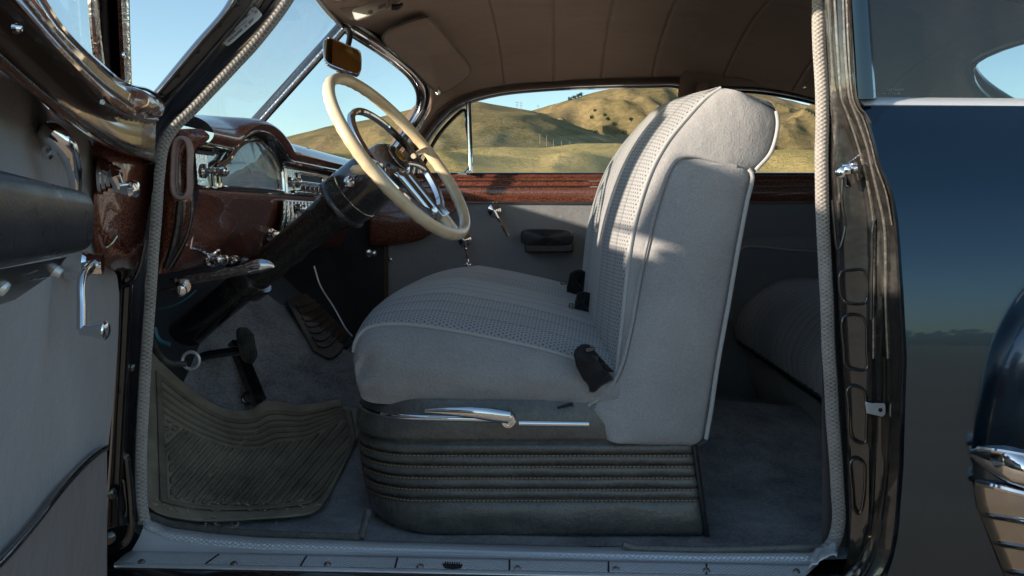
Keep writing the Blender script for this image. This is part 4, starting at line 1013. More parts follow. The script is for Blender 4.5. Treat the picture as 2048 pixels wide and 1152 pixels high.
# carpet binding at the sill
mb = MB(); mb.tube([P(x, y-7, 1.60) for x, y in ((300, 1040), (340, 1056), (440, 1070), (560, 1077), (640, 1080), (720, 1083))], .007, n=50, seg=10, flat=.7); mb.tube([P(x, y-3, 1.575) for x, y in ((1246, 1092), (1260, 1098), (1330, 1102), (1450, 1103), (1560, 1100), (1650, 1097))], .0065, n=50, seg=10, flat=.7); mb.tube([P(721, 1078, 1.6), P(729, 1052, 1.62), P(736, 1022, 1.64)], .007, n=10, seg=10); mb.obj('carpet_binding', M['leather'], carpet)
mb = MB(); mb.tube([P(x, y, 1.597) for x, y in ((735, 1085), (900, 1092), (1100, 1097), (1240, 1095))], .003, n=40, seg=8); mb.obj('bare_sill_lip', M['jamb'], carpet)

# ---- pedals
mb = MB(); c = P(497, 690, 1.98); pp = cr(PL([(484, 660), (494, 655), (504, 662), (511, 690), (515, 715), (508, 728), (496, 722), (488, 700)], 1.97), 40, True); pc = sum(pp, Vector())/40
mb.grid([[pc+(p-pc)*f+Vector((-h, h*.6, 0)) for p in pp] for f, h in ((.01, -.006), (.8, -.004), (1., .004), (1., .014), (.01, .016))], cu=True); bpd = mb.obj('brake_pedal', M['pedal'], car)
mb = MB(); mb.tube(PL([(492, 700, 2.0), (450, 705, 2.03), (410, 712, 2.06), (385, 722, 2.08)], 2), .010, n=14, seg=10); mb.obj('pedal_arm', M['blackp'], bpd)
mb = MB()
for k in range(5): mb.tube([P(488+k*4.6, 668, 1.968-.001*k), P(493+k*4.6, 716, 1.968-.001*k)], .0012, seg=5)
mb.obj('pedal_tread', M['pedal'], bpd)
mb = MB(); rg = [P(382+17*math.cos(a), 721+17*math.sin(a), 1.98) for a in np.linspace(0, 2*PI, 30)[:-1]]; mb.tube(rg, .0035, closed=True, seg=8); mb.obj('pedal_seal_ring', M['alu'], car)
ap = PL([(462, 680), (482, 676), (500, 715), (532, 797), (512, 807), (496, 785)], 2.03)
mb = MB(); mb.prism([P(462, 680, 2.12), P(484, 676, 2.12), P(533, 798, 2.0), P(513, 808, 2.0)], (-.012, .006, -.01)); acc = mb.obj('accelerator_pedal', M['pedal'], car, bevel=.003)
mb = MB()
for k in range(6): mb.tube([P(465+k*3.6, 680, 2.118), P(515+k*3.5, 806-k*1.6, 1.998)], .0016, seg=5)
mb.obj('pedal_tread', M['blackp'], acc)
mb = MB(); rg = [P(502+17*math.cos(a)*1.0, 796+12*math.sin(a), 2.03) for a in np.linspace(0, 2*PI, 30)[:-1]]; mb.tube(rg, .004, closed=True, seg=8); mb.obj('pedal_grommet', M['blackp'], acc)

# ---- front seat
fs = empty('front_seat', P(1000, 1000, 2.2), car, label='grey pleated front bench seat on a quilted charcoal leather base')
YN, YE = 1.685, 2.86
cp = [(724, 800), (712, 760), (707, 720), (711, 684), (730, 660), (765, 650), (830, 651), (900, 661), (1000, 680), (1100, 703), (1175, 727), (1235, 748)]
near = cr(PL(cp, YN), 70)
YT = list(YN+(YE-YN)*np.array([0, .01, .025, .05, .08, .12]+list(np.linspace(.16, .84, 26))+[.88, .92, .95, .975, .99, 1]))
ln = [0]
for i in range(1, 70): ln.append(ln[-1]+(near[i]-near[i-1]).length)
def nrmXZ(cv, i):
    a = cv[max(i-1, 0)]; b = cv[min(i+1, len(cv)-1)]; t = (b-a).normalized(); return Vector((-t.z, 0, t.x))
rows = []
for Y in YT:
    t = (Y-YN)/(YE-YN); w = (1-abs(2*t-1)**3.0)**.7
    pl_ = abs(math.sin(PI*(Y-YN)/.052))**.5
    rows.append([near[i]+Vector((0, Y-YN, 0))+nrmXZ(near, i)*(w*(.058*min(1, max(0, (i-6)/24))+.012)+.0025*pl_*w**.3) for i in range(70)])
mb = MB(); mb.grid([[r[i] for r in rows] for i in range(70)], uvs=lambda i, j: (YT[min(j, len(YT)-1)]-YN, ln[min(i, 69)])); mb.obj('seat_cushion', M['uphol'], fs)
A = near; Bc = cr(PL([(724, 800), (760, 806), (820, 810), (900, 812), (1000, 814), (1100, 816), (1170, 822), (1230, 830)], YN-.008), 70)
A2 = cr(PL([(707, 720), (711, 684), (730, 660), (765, 650), (830, 651), (900, 661), (1000, 680), (1100, 703), (1175, 727), (1235, 748)], YN), 60); B2 = cr(PL([(716, 775), (724, 796), (740, 804), (775, 808), (830, 811), (900, 813), (1000, 815), (1100, 817), (1175, 822), (1235, 828)], YN-.003), 60)
mb = MB()
def cb(u_, v_):
    b = -.026*math.sin(PI*min(v_*1.05, 1))**.6*min(1, u_*6+.15)
    wv = math.sin(PI*v_)
    b += .008*noise.noise(Vector((u_*5, v_*2, 4)))*wv
    b += .006*math.exp(-((u_-.07)/.05)**2)*math.sin(v_*14+u_*20)*wv-.004*abs(noise.noise(Vector((u_*4+v_*2.2, v_*7, 8))))*min(1, v_*1.6)
    return Vector((0, b, 0))
mb.grid(ruled(A2, B2, 60, 16, cb)); mb.obj('cushion_side', M['cloth'], fs)
mb = MB(); mb.tube([p+Vector((0, -.002, .001)) for p in near[10:]], 0.0034, seg=10); 
# backrest
bp_ = [(1180, 805), (1210, 780), (1232, 745), (1238, 700), (1245, 640), (1253, 560), (1262, 485), (1278, 415), (1303, 342), (1333, 287), (1372, 238), (1412, 196), (1442, 176)]
bn = cr(PL(bp_, YN), 80)
mb.tube([p+Vector((0, -.001, 0)) for p in bn], 0.0038, seg=10)
mb.tube(PL([(1553, 222), (1556, 245), (1552, 275), (1540, 308), (1512, 340)], YN-.014), 0.0038, n=30, seg=10)
mb.tube(PL([(1412, 878), (1422, 820), (1437, 720), (1457, 610), (1476, 500), (1494, 405), (1505, 350), (1498, 338)], YN-.03), 0.0038, n=60, seg=10)
mb.obj('piping', M['piping'], fs)
lb = [0]
for i in range(1, 80): lb.append(lb[-1]+(bn[i]-bn[i-1]).length)
rows = []
for Y in YT:
    t = (Y-YN)/(YE-YN); w = (1-abs(2*t-1)**3.2)**.7; pl_ = abs(math.sin(PI*(Y-YN)/.052))**.5
    rows.append([bn[i]+Vector((0, Y-YN, 0))+nrmXZ(bn, i)*(w*(.052*min(1, i/16)*min(1, (79-i)/10+.35))+.0025*pl_*w**.3) for i in range(80)])
mb = MB(); mb.grid([[r[i] for r in rows] for i in range(80)], uvs=lambda i, j: (YT[min(j, len(YT)-1)]-YN, lb[min(i, 79)])); mb.obj('backrest', M['uphol'], fs)
# top and rear of the back
tr = [(1442, 176), (1478, 183), (1518, 203), (1550, 219), (1556, 245), (1552, 275), (1540, 308), (1512, 342), (1508, 350), (1490, 430), (1462, 590), (1438, 720), (1415, 880), (1395, 893)]
tn = cr(PL(tr, YN), 80)
mb = MB(); mb.grid([[p+Vector((0, (YE-YN)*t, 0))+Vector((.02, 0, .045 if i < 26 else .0))*((1-abs(2*t-1)**3)**.7)*(math.sin(PI*min(i/26, 1)) if i < 26 else .4) for t in np.linspace(0, 1, 24)] for i, p in enumerate(tn)]); mb.obj('backrest_rear', M['cloth'], fs)
# bolster side
A = PL([(1222, 770), (1240, 720), (1247, 640), (1255, 560), (1264, 485), (1280, 415), (1305, 342), (1335, 287), (1374, 238), (1414, 196), (1444, 176)], YN); B = PL([(1420, 800), (1440, 700), (1460, 600), (1478, 500), (1494, 410), (1505, 352), (1530, 325), (1548, 285), (1556, 245), (1552, 224), (1470, 182)], YN)
A = PL([(1232, 750), (1240, 710), (1250, 600), (1264, 485), (1280, 415), (1305, 342), (1335, 287), (1374, 238), (1414, 196), (1440, 178), (1446, 177)], YN)
B = PL([(1420, 800), (1440, 700), (1462, 590), (1490, 430), (1507, 346), (1528, 328), (1544, 298), (1554, 262), (1555, 232), (1550, 222), (1500, 194)], YN)
mb = MB(); mb.grid(ruled(A, B, 90, 18, lambda u_, v_: Vector((0, -.020*(math.sin(PI*v_)**.6), 0)))); mb.obj('bolster_side', M['cloth'], fs)
# side shell
A = lin(PL([(1215, 885), (1192, 846), (1172, 813)], YN-.02), 16)+cr(PL([(1176, 811), (1208, 787), (1230, 758), (1243, 728), (1262, 650), (1278, 560), (1298, 470), (1318, 395), (1336, 345), (1350, 322), (1366, 312)], YN-.02), 94)
B = lin(PL([(1226, 886), (1300, 891), (1392, 894)], YN-.02), 16)+cr(PL([(1397, 892), (1407, 884), (1413, 868), (1420, 825), (1437, 720), (1457, 610), (1476, 500), (1488, 440), (1498, 385), (1504, 352), (1500, 340), (1470, 332), (1420, 322)], YN-.02), 94)
mb = MB(); mb.grid(ruled(A, B, None, 26, lambda u_, v_: Vector((0, .020-.036*(max(math.sin(PI*v_), 0)**.3)*min(1, (u_+.006)*40)*min(1, (1.02-u_)*14), 0)))); mb.obj('seat_side_panel', M['cloth'], fs)
mb = MB(); mb.tube(PL([(1176, 812), (1208, 787), (1231, 758), (1244, 728), (1263, 650), (1279, 560), (1299, 470), (1319, 395), (1337, 345), (1351, 323), (1367, 313), (1395, 313), (1430, 321), (1473, 333)], YN-.021), .0032, n=110, seg=8); mb.obj('panel_seam', M['cloth'], fs)
# leather base
zt = [-.330, -.345, -.372, -.395, -.4057, -.4261, -.4456, -.466, -.4865, -.506, -.571]
def sect(off, xl, xr, yn):
    pts = [Vector((xl-off, 2.84, 0)), Vector((xl-off, 2.3, 0)), Vector((xl-off, yn+.14, 0))]
    for k in range(1, 9):
        a = PI/2*k/9; pts.append(Vector((xl-off+.13*(1-math.cos(a)), yn-off+.13*(1-math.sin(a)), 0)))
    for x in np.linspace(xl+.15, xr-.01, 26): pts.append(Vector((x, yn-off, 0)))
    pts += [Vector((xr, yn-off+.006, 0)), Vector((xr+.001, yn+.1, 0)), Vector((xr, 2.84, 0))]
    return pts
def xl(z): return float(np.interp(z, [-.571, -.54, -.50, -.44, -.39, -.35, -.33], [-.325, -.345, -.357, -.366, -.368, -.365, -.352]))
def xr(z): return float(np.interp(z, [-.571, -.40], [.268, .245]))
levels = []
def addl(z, off): levels.append((z, off))
for i in range(len(zt)-1):
    a, b = zt[i], zt[i+1]
    if i < 3: 
        addl(a, (.0, .005, .0105)[i]); continue
    if i == 3: addl(a, .010); addl((a+b)/2, .0075); addl(b+.0012, -.001); continue
    h = a-b; n = 7 if i < 9 else 10; amp = .0085 if i < 9 else .009
    for k in range(n): 
        t = k/n; addl(a-h*t, amp*(math.sin(PI*t)**.45)-.001)
addl(-.571, .0); addl(-.574, -.02)
rows = []
for z, off in levels:
    s_ = sect(off, xl(z), xr(z), 1.668); s_ = s_
    rows.append([Vector((p.x, p.y+.0025*noise.noise(Vector((p.x*14, z*30, 1)))*(1 if p.y < 2 else 0), ZC+z)) for p in s_])
mb = MB(); mb.grid(rows); mb.obj('seat_base', M['leather'], fs, sharp=80)
mb = MB()
for z in zt[5:10]:
    s_ = [Vector((p.x, p.y, ZC+z-.0022)) for p in sect(.0052, xl(z), xr(z), 1.668)][2:-3]; mb.tube(s_, .0012, n=160, seg=6)
mb.obj('stitching', M['stitch'], fs)
mb = MB(); s_ = [Vector((xr(z)+.002, 1.664, ZC+z)) for z in np.linspace(-.41, -.571, 10)]; mb.tube(s_, .005, n=14, seg=8); mb.obj('base_corner_welt', M['leather_bl'], fs)
# trim strips and lever
tz = lambda x, y: P(x, y, 1.657)
s_ = sect(.008, -.362, .1, 1.668)
tp_ = [Vector((p.x, p.y, ZC+-.3575-.0060*min(1, max(0, (p.x+.36)/.25)))) for p in s_ if p.y < 1.84 and p.x < -.10]
mb = MB(); mb.tube(tp_, .0052, n=50, seg=10, flat=.6); mb.tube([tz(1038, 847), tz(1105, 848), tz(1178, 849)], .0048, n=12, seg=10, flat=.6); mb.obj('trim_strip', M['chrome'], fs)
mb = MB(); lv = [P(850, 822, 1.640), P(900, 823, 1.634), P(955, 826, 1.632), P(1000, 832, 1.634), P(1018, 835, 1.638)]; mb.tube(lv, [.003, .0065, .0095, .0115, .0115], n=30, seg=14, flat=.55, fdir=(0, 1, 0)); mb.lathe(P(1018, 836, 1.66), (0, -1, 0), [(0, .014), (.022, .0135), (.026, .012), (.0265, .008), (.024, .0078)], 26); mb.obj('seat_lever', M['chrome'], fs)
mb = MB(); mb.lathe(P(1018, 836, 1.637), (0, -1, 0), [(0, .0065), (.004, .006), (.005, .001)], 16); mb.obj('lever_screw', M['chrome_pit'], fs)
mb = MB(); mb.tube([P(1115, 816, 1.655), P(1146, 808, 1.65)], [.002, .004], seg=8, n=2); mb.obj('lever_rod', M['blackp'], fs)
# belts
def belt(pts, w, seed, name='seat_belt'):
    mb = MB(); cs = cr([p[0] for p in pts], 26); ds = cr([Vector(p[1]) for p in pts], 26)
    rows = []
    for i, (c, d) in enumerate(zip(cs, ds)):
        d = d.normalized(); rows.append([c+d*w*(j/8-.5)+Vector((0, -.004*math.cos((j/8-.5)*PI), 0))+Vector((noise.noise(Vector((i*.3, j*.3, seed))), noise.noise(Vector((i*.3, j*.3, seed+5))), noise.noise(Vector((i*.25, j*.3, seed+9)))))*.005 for j in range(9)])
    mb.grid(rows); return mb.obj(name, M['belt'], fs, solid=.0016)
belt([(P(1203, 772, 1.652), (.9, 0, .5)), (P(1196, 755, 1.643), (.8, -.1, .6)), (P(1180, 733, 1.636), (.85, -.2, .4)), (P(1172, 712, 1.638), (.9, .1, -.1)), (P(1184, 702, 1.65), (.5, .3, -.6)), (P(1198, 716, 1.665), (.8, 0, -.5)), (P(1208, 738, 1.67), (.7, 0, -.3))], .045, 1)
belt([(P(1180, 668, 1.97), (1, 0, .2)), (P(1166, 640, 1.96), (.9, -.1, .3)), (P(1150, 608, 1.95), (.7, 0, .6)), (P(1172, 600, 1.97), (.1, .2, 1)), (P(1178, 625, 1.98), (.9, 0, -.2))], .045, 20)
belt([(P(1162, 602, 2.24), (1, 0, .3)), (P(1148, 582, 2.22), (.9, -.1, .3)), (P(1136, 566, 2.21), (.6, 0, .8)), (P(1158, 556, 2.24), (.2, .2, 1)), (P(1162, 580, 2.25), (.8, 0, -.4))], .045, 40)
mb = MB(); mb.box(P(1180, 699, 1.64), .018, .008, .008, (1, 0, .2)); mb.box(P(1142, 613, 1.94), .010, .008, .014); mb.box(P(1127, 566, 2.2), .014, .008, .008); mb.obj('belt_buckle', M['jamb'], fs, bevel=.002)

# ---- rear seat
rs = empty('rear_seat', (.8, 2.3, ZC-.55), car, label='shaded grey rear bench seat behind the front seat')
rp_ = [(.57, -.385), (.563, -.34), (.575, -.30), (.61, -.25), (.66, -.215), (.73, -.197), (.82, -.20), (.95, -.24), (1.0, -.26)]
rc = cr([Vector((x, 0, ZC+z)) for x, z in rp_], 50); rlx = [0]
for i in range(1, 50): rlx.append(rlx[-1]+(rc[i]-rc[i-1]).length)
YR = np.linspace(1.72, 2.93, 50)
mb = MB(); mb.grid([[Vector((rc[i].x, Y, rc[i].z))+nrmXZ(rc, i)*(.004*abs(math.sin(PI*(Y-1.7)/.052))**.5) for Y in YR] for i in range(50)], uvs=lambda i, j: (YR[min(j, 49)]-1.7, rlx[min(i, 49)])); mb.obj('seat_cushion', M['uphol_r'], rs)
mb = MB(); mb.tube([Vector((.572, 1.7, ZC-.388)), Vector((.572, 2.95, ZC-.388))], .006, seg=10); mb.tube([Vector((.578, 1.7, ZC-.405)), Vector((.578, 2.95, ZC-.405))], .0045, seg=10); mb.obj('seat_welt', M['leather_bl'], rs)
mb = MB(); mb.grid([[Vector((x, Y, ZC+z)) for Y in np.linspace(1.66, 2.96, 14)] for x, z in ((.585, -.385), (.60, -.45), (.625, -.52), (.645, -.60))]); mb.obj('seat_riser', M['charcoal'], rs)
bk = cr([Vector((x, 0, ZC+z)) for x, z in ((.93, -.26), (.96, -.1), (1.02, .05), (1.08, .12), (1.16, .13), (1.3, .12))], 30)
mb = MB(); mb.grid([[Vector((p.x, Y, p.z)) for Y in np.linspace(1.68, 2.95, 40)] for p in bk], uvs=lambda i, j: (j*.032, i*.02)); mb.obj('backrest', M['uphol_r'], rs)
# side arm ledge behind the front seat
mb = MB(); mb.grid([[P(x, y+8*math.exp(-((x-1480)/22)**2), Y) for x in np.linspace(1440, 1760, 20)] for y, Y in ((470, 2.965), (478, 2.95), (486, 2.90), (496, 2.885), (503, 2.885), (560, 2.89), (640, 2.9))]); mb.obj('side_armrest', M['cloth_dk'], rs)
mb = MB(); mb.tube([P(x, y, 2.883) for x, y in ((1470, 508), (1490, 494), (1520, 494), (1580, 500), (1700, 506))], .0035, n=40, seg=8); mb.obj('armrest_piping', M['piping'], rs)
# closing the rear of the cabin
mb = MB(); mb.grid([[Vector((1.25, Y, ZC+z)) for Y in (1.5, 3.05)] for z in (.13, -.65)]); mb.grid([[Vector((x, Y, ZC+z)) for Y in (1.55, 3.0)] for x, z in ((1.25, .13), (1.65, .06))]); mb.obj('parcel_shelf', M['charcoal'], car)
# underbody, bonnet, front fender, rear deck
mb = MB(); mb.grid([[Vector((x, Y, ZC-.62)) for Y in (1.5, 3.05)] for x in (-1., 2.8)]); mb.obj('underbody', M['blackp'], car)
mb = MB(); rows = []
for x in np.linspace(-.86, -2.3, 14):
    t = (-.86-x)/1.44; rows.append([Vector((x, 2.28+s_*.78, ZC+.15-.05*t-.22*abs(s_)**4-.25*max(0, t-.75)*(1-.0*abs(s_)))) for s_ in np.linspace(-1, 1, 22)])
mb.grid(rows); mb.obj('bonnet', M['body'], car)
mb = MB(); rows = []
for x in np.linspace(-.705, -2.45, 16): rows.append([Vector((x, yy, ZC+zz_)) for yy, zz_ in ((1.62, .13), (1.53, .11), (1.47, .06), (1.44, 0), (1.425, -.1), (1.42, -.25), (1.425, -.4), (1.44, -.58), (1.47, -.64))])
mb.grid(rows); mb.obj('front_fender', M['body'], car)
mb = MB(); rows = []
for x in np.linspace(1.6, 3.0, 12):
    t = (x-1.6)/1.4; rows.append([Vector((x, 2.28+s_*.78, ZC+.09-.20*t**2+.02-.12*abs(s_)**4)) for s_ in np.linspace(-1, 1, 18)])
mb.grid(rows); mb.obj('rear_deck', M['body'], car)

# ---- the open door
dr = empty('driver_door', DS(.5, -.5), car, label='open driver door with grey cloth panel, maroon garnish and chrome handles')
topc = [(-160, 20), (-60, 92), (0, 138), (60, 186), (110, 226), (150, 258), (176, 279), (196, 290), (234, 306)]
# cloth panel in door coordinates
mb = MB(); A = [D(x, y, .0) for x, y in ((-140, 30), (-60, 92), (0, 138), (60, 186), (120, 234), (165, 268), (184, 284), (188, 330), (189, 420), (192, 500), (206, 530), (228, 542), (236, 565), (237, 620), (234, 700), (229, 780), (221, 850), (213, 905))]
lower = [(-420, 1500), (-180, 1290), (-60, 1180), (0, 1128), (60, 1062), (120, 985), (165, 935), (213, 897)]
mb = MB(); rows = []
zz = np.linspace(0, 1, 60)
rowsP = []
ycol = {}
def ptop(x): return float(np.interp(x, [-160, -60, 0, 60, 120, 165, 180, 186, 190, 193, 204, 228, 234, 238], [15, 90, 138, 186, 236, 270, 281, 300, 420, 500, 530, 541, 552, 590]))
def pbot(x): return float(np.interp(x, [-200, -60, 0, 60, 120, 165, 200, 214, 224, 231, 236, 238], [1310, 1180, 1128, 1062, 985, 935, 905, 897, 830, 750, 680, 620]))
cols = list(np.linspace(-160, 170, 36))+list(np.linspace(174, 238, 40))
for x in cols:
    a, b = ptop(x), pbot(x); b = max(b, a+2)
    col_ = []
    for t in zz:
        y = a+(b-a)*t; p = D(x, y, 0.0)
        wv = .004*noise.noise(Vector((p.y*9, (p.z-ZC)*1.2, 2)))
        col_.append(p+Vector((NX, NY, 0))*wv)
    rowsP.append(col_)
mb.grid(rowsP); mb.obj('cloth_panel', M['cloth_dk'], dr)
mb = MB(); rowsP = []
for x in list(np.linspace(-160, 214, 40)):
    a = pbot(x); bb = 1260; col_ = [D(x if t < 1 else x, a+(bb-a)*t, .004) for t in np.linspace(0, 1, 20)]; rowsP.append(col_)
mb.grid(rowsP)
mb.grid([[D(214-12*((y-897)/350), y, h) for y in np.linspace(897, 1260, 12)] for h in (.004, -.002, -.02)]); mb.obj('kick_pad', M['charcoal'], dr)
mb = MB(); mb.tube([D(x, pbot(x)-2, .008) for x in (-160, -60, 0, 60, 120, 165, 200, 213)], .0045, n=60, seg=10, flat=.8); mb.obj('kick_trim', M['blackp'], dr)
mb = MB(); mb.tube([D(x, pbot(x)+1, .012) for x in (-160, -60, 0, 40, 75, 100)], [.0025, .002, .001], n=60, seg=8, flat=.8); mb.obj('kick_bead', M['chrome'], dr)
# door shell behind the panel
mb = MB(); mb.grid([[DS(s, z, h) for z in np.linspace(.12, -.66, 12)] for s, h in ((.0, -.03), (-.045, -.06), (-.06, -.13), (1.25, -.13), (1.27, -.03), (.02, -.022))]); mb.obj('door_shell', M['body'], dr)
# lower front corner: maroon garnish around the crank
def gtop(x): return float(np.interp(x, [180, 200, 240, 280, 306, 312], [278, 292, 306, 317, 323, 324]))
A = [(186, 284), (187, 340), (188, 420), (190, 490), (203, 526), (228, 540), (245, 545), (258, 541)]
B = [(312, 324), (308, 345), (306, 380), (300, 410), (292, 455), (284, 495), (274, 525), (262, 541)]
mb = MB(); mb.grid([[D(a[0]+(b[0]-a[0])*t, a[1]+(b[1]-a[1])*t, .006+.050*t**1.6+.008*math.sin(PI*t)) for a, b in zip(cr([Vector((q[0], q[1], 0)) for q in A], 30), cr([Vector((q[0], q[1], 0)) for q in B], 30))] for t in np.linspace(0, 1, 14)]); mb.obj('lower_garnish', M['maroon'], dr)
mb = MB(); mb.grid([[D(x, y, h) for x, y in B] for h in (.064, .03, .0, -.03)]); mb.obj('garnish_return', M['maroon'], dr)
mb = MB(); mb.tube([D(197, 468, .03), D(203, 485, .032), D(210, 495, .034), D(222, 488, .04), D(234, 472, .046)], .0016, n=24, seg=6); mb.obj('stamped_line', M['maroon_gloss'], dr)
# belt garnish: bands of the sweeping rail
B0 = [(-10, -150), (60, -30), (82, 5), (112, 50), (150, 92), (192, 130), (232, 163), (262, 178), (292, 184), (318, 198)]
B1 = [(-60, -150), (28, -30), (56, 5), (100, 60), (150, 115), (200, 163), (240, 194), (280, 219), (300, 230), (322, 222)]
B2 = [(-100, -150), (-30, -40), (16, 5), (60, 52), (108, 104), (156, 153), (200, 197), (232, 226), (280, 238), (312, 242)]
B3 = [(-260, -100), (-120, 10), (-40, 76), (20, 128), (70, 172), (122, 214), (172, 256), (232, 292), (282, 312), (310, 319)]
B4 = [(-260, -70), (-120, 38), (-40, 106), (20, 154), (70, 192), (122, 236), (176, 276), (236, 304), (282, 320), (311, 325)]
def dl(c, h, n=70): return cr([D(x, y, h) for x, y in c], n)
mb = MB(); mb.grid(loft([dl(B0, .045), dl(B0, .070), [D((a[0]*.6+b[0]*.4), (a[1]*.6+b[1]*.4), .080) for a, b in zip(B0, B1)], dl(B1, .078)], 70, 4)); mb.obj('window_ledge', M['maroon'], dr)
mb = MB(); mb.grid(loft([dl(B1, .078), [D((a[0]*.5+b[0]*.5), (a[1]*.5+b[1]*.5), .086) for a, b in zip(B1, B2)], dl(B2, .074)], 70, 4)); mb.obj('upper_rail', M['maroon'], dr)
def dl2(c, h, n=70): return cr([D(x, y, h+.034*min(max(x/310, -.5), 1)) for x, y in c], n)
mid = [((a[0]+b[0])/2, (a[1]+b[1])/2) for a, b in zip(B2, B3)]
q1 = [(a[0]*.93+b[0]*.07, a[1]*.93+b[1]*.07) for a, b in zip(B2, B3)]; q3 = [(a[0]*.05+b[0]*.95, a[1]*.05+b[1]*.95) for a, b in zip(B2, B3)]
mb = MB(); mb.grid(loft([dl(B2, .073), dl2(q1, .034), dl2(mid, .0345), dl2(q3, .033), dl(B3, .046)], 70, 8)); mb.obj('polished_band', M['polished'], dr, label='mirror-polished maroon band')
mb = MB(); mb.grid(loft([dl(B3, .046), [D((a[0]*.5+b[0]*.5), (a[1]*.5+b[1]*.5), .054) for a, b in zip(B3, B4)], dl(B4, .040), dl(B4, .0)], 70, 4)); mb.obj('lower_rail', M['maroon'], dr)
mb = MB(); mb.tube(dl(B1, .080), .0020, n=80, seg=8); mb.tube([D(x, y, .0785) for x, y in ((205, 204), (240, 224), (280, 236), (314, 240))], .0026, n=30, seg=8); mb.tube(dl(B3, .050), .0016, n=80, seg=8); mb.obj('rail_bead', M['chrome_pit'], dr)
mb = MB(); mb.tube([p+Vector((0, 0, .002)) for p in dl(B0, .05)], .0045, n=80, seg=10); mb.obj('window_channel', M['chrome'], dr)
# rounded end cap of the rail
ecs = [(262, 180), (290, 184), (312, 194), (325, 208), (327, 218), (322, 230), (312, 238), (286, 231), (262, 215)]
eo = cr([D(x, y, .080) for x, y in ecs], 50, True); ecn = sum(eo, Vector())/50
mb = MB(); mb.grid([[ecn+(p-ecn)*f+Vector((NX, NY, 0))*h for p in eo] for f, h in ((.001, .012), (.45, .011), (.8, .006), (.96, -.001), (1.0, -.012), (1.0, -.05))], cu=True); mb.obj('rail_end', M['maroon'], dr)
# end block under the rail
mb = MB(); mb.grid([[D(a[0]+(b[0]-a[0])*t, a[1]+(b[1]-a[1])*t, .052+.01*t) for a, b in (((268, 240), (308, 244)), ((268, 280), (310, 284)), ((268, 312), (310, 323)))] for t in (0, .3, .6, 1)]); mb.grid([[D(310, y, h) for y in (242, 283, 324)] for h in (.062, .03, -.01)]); mb.obj('rail_end_block', M['maroon'], dr)
# front window frame post and vent glass
mb = MB(); mb.tube([D(183, -60, .04), D(190, 60, .04), D(200, 140, .04)], .006, n=10, seg=10); mb.tube([D(250, -60, .05), D(253, 60, .05), D(257, 176, .05)], .0045, n=10, seg=10); mb.obj('post_bead', M['chrome_pit'], dr)
mb = MB(); mb.grid([[D(x+(y+60)*.05, y, h) for y in np.linspace(-60, 172, 8)] for x, h in ((186, .040), (192, .030), (202, .024), (222, .022), (230, .030))]); mb.obj('window_post', M['blackp'], dr)
mb = MB(); mb.grid([[D(x+(y+60)*.045, y, h) for y in np.linspace(-60, 178, 8)] for x, h in ((228, .030), (232, .045), (240, .050), (246, .049), (248, .03))]); mb.obj('post_garnish', M['maroon'], dr)
mb = MB(); mb.poly([D(x, y, .03) for x, y in ((-20, -200), (60, -40), (85, 5), (115, 50), (155, 92), (200, 136), (192, 20), (184, -200))]); mb.obj('vent_window', M['glass'], dr)
mb = MB(); mb.lathe(D(246, 110, .052), (.9, -.3, 0), [(0, .004), (.002, .0035), (.003, .001)], 10); mb.lathe(D(32, 57, .076), (.9, -.3, 0), [(0, .004), (.003, .003), (.004, .001)], 10); mb.obj('garnish_screw', M['chrome'], dr)
# door pull handle
AX = Vector((NX, NY, 0))
c = D(88, 280, .0)
mb = MB(); mb.lathe(c, AX, [(0, .021), (.006, .021), (.009, .017), (.014, .0165), (.017, .012), (.022, .0115)], 30); mb.obj('handle_rose', M['chrome'], dr)
mb = MB(); mb.tube([c+AX*.010, D(107, 270, .026), D(128, 288, .034), D(143, 322, .036), D(150, 352, .034), D(150, 385, .030)], [.013, .0135, .012, .010, .008, .006], n=30, seg=16); mb.obj('door_handle', M['chrome'], dr)
# ribbed vent crank
c = D(200, 350, .012)
mb = MB(); mb.lathe(c, AX, [(0, .026), (.004, .026), (.0045, .022), (.009, .022), (.0095, .018), (.014, .018), (.0145, .014), (.02, .013), (.024, .010)], 30); mb.tube([c+AX*.018, D(228, 352, .04), D(234, 364, .042), D(238, 378, .044)], [.010, .009, .008, .007], n=14, seg=12)
e = D(232, 377, .040); mb.lathe(e, (AX+Vector((0, -.35, -.05))), [(0, .006), (.006, .006), (.014, .009), (.022, .012), (.027, .010), (.029, .001)], 20); mb.obj('vent_crank', M['chrome'], dr)
# window crank below the armrest
c = D(150, 530, .010)
mb = MB(); mb.lathe(c, AX, [(-.01, .018), (.010, .018), (.014, .014), (.03, .012)], 24); mb.tube([c+AX*.022+Vector((0, 0, .002)), D(163, 560, .03), D(163, 610, .032), D(163, 660, .034)], [.008, .0062, .0060, .0066], n=20, seg=12, flat=.75)
e = D(163, 661, .034); mb.lathe(e, (AX+Vector((0, -.25, 0))), [(0, .0062), (.006, .0062), (.014, .0075), (.022, .0105), (.026, .0105), (.028, .008), (.0285, .001)], 24); mb.obj('window_crank', M['chrome'], dr)
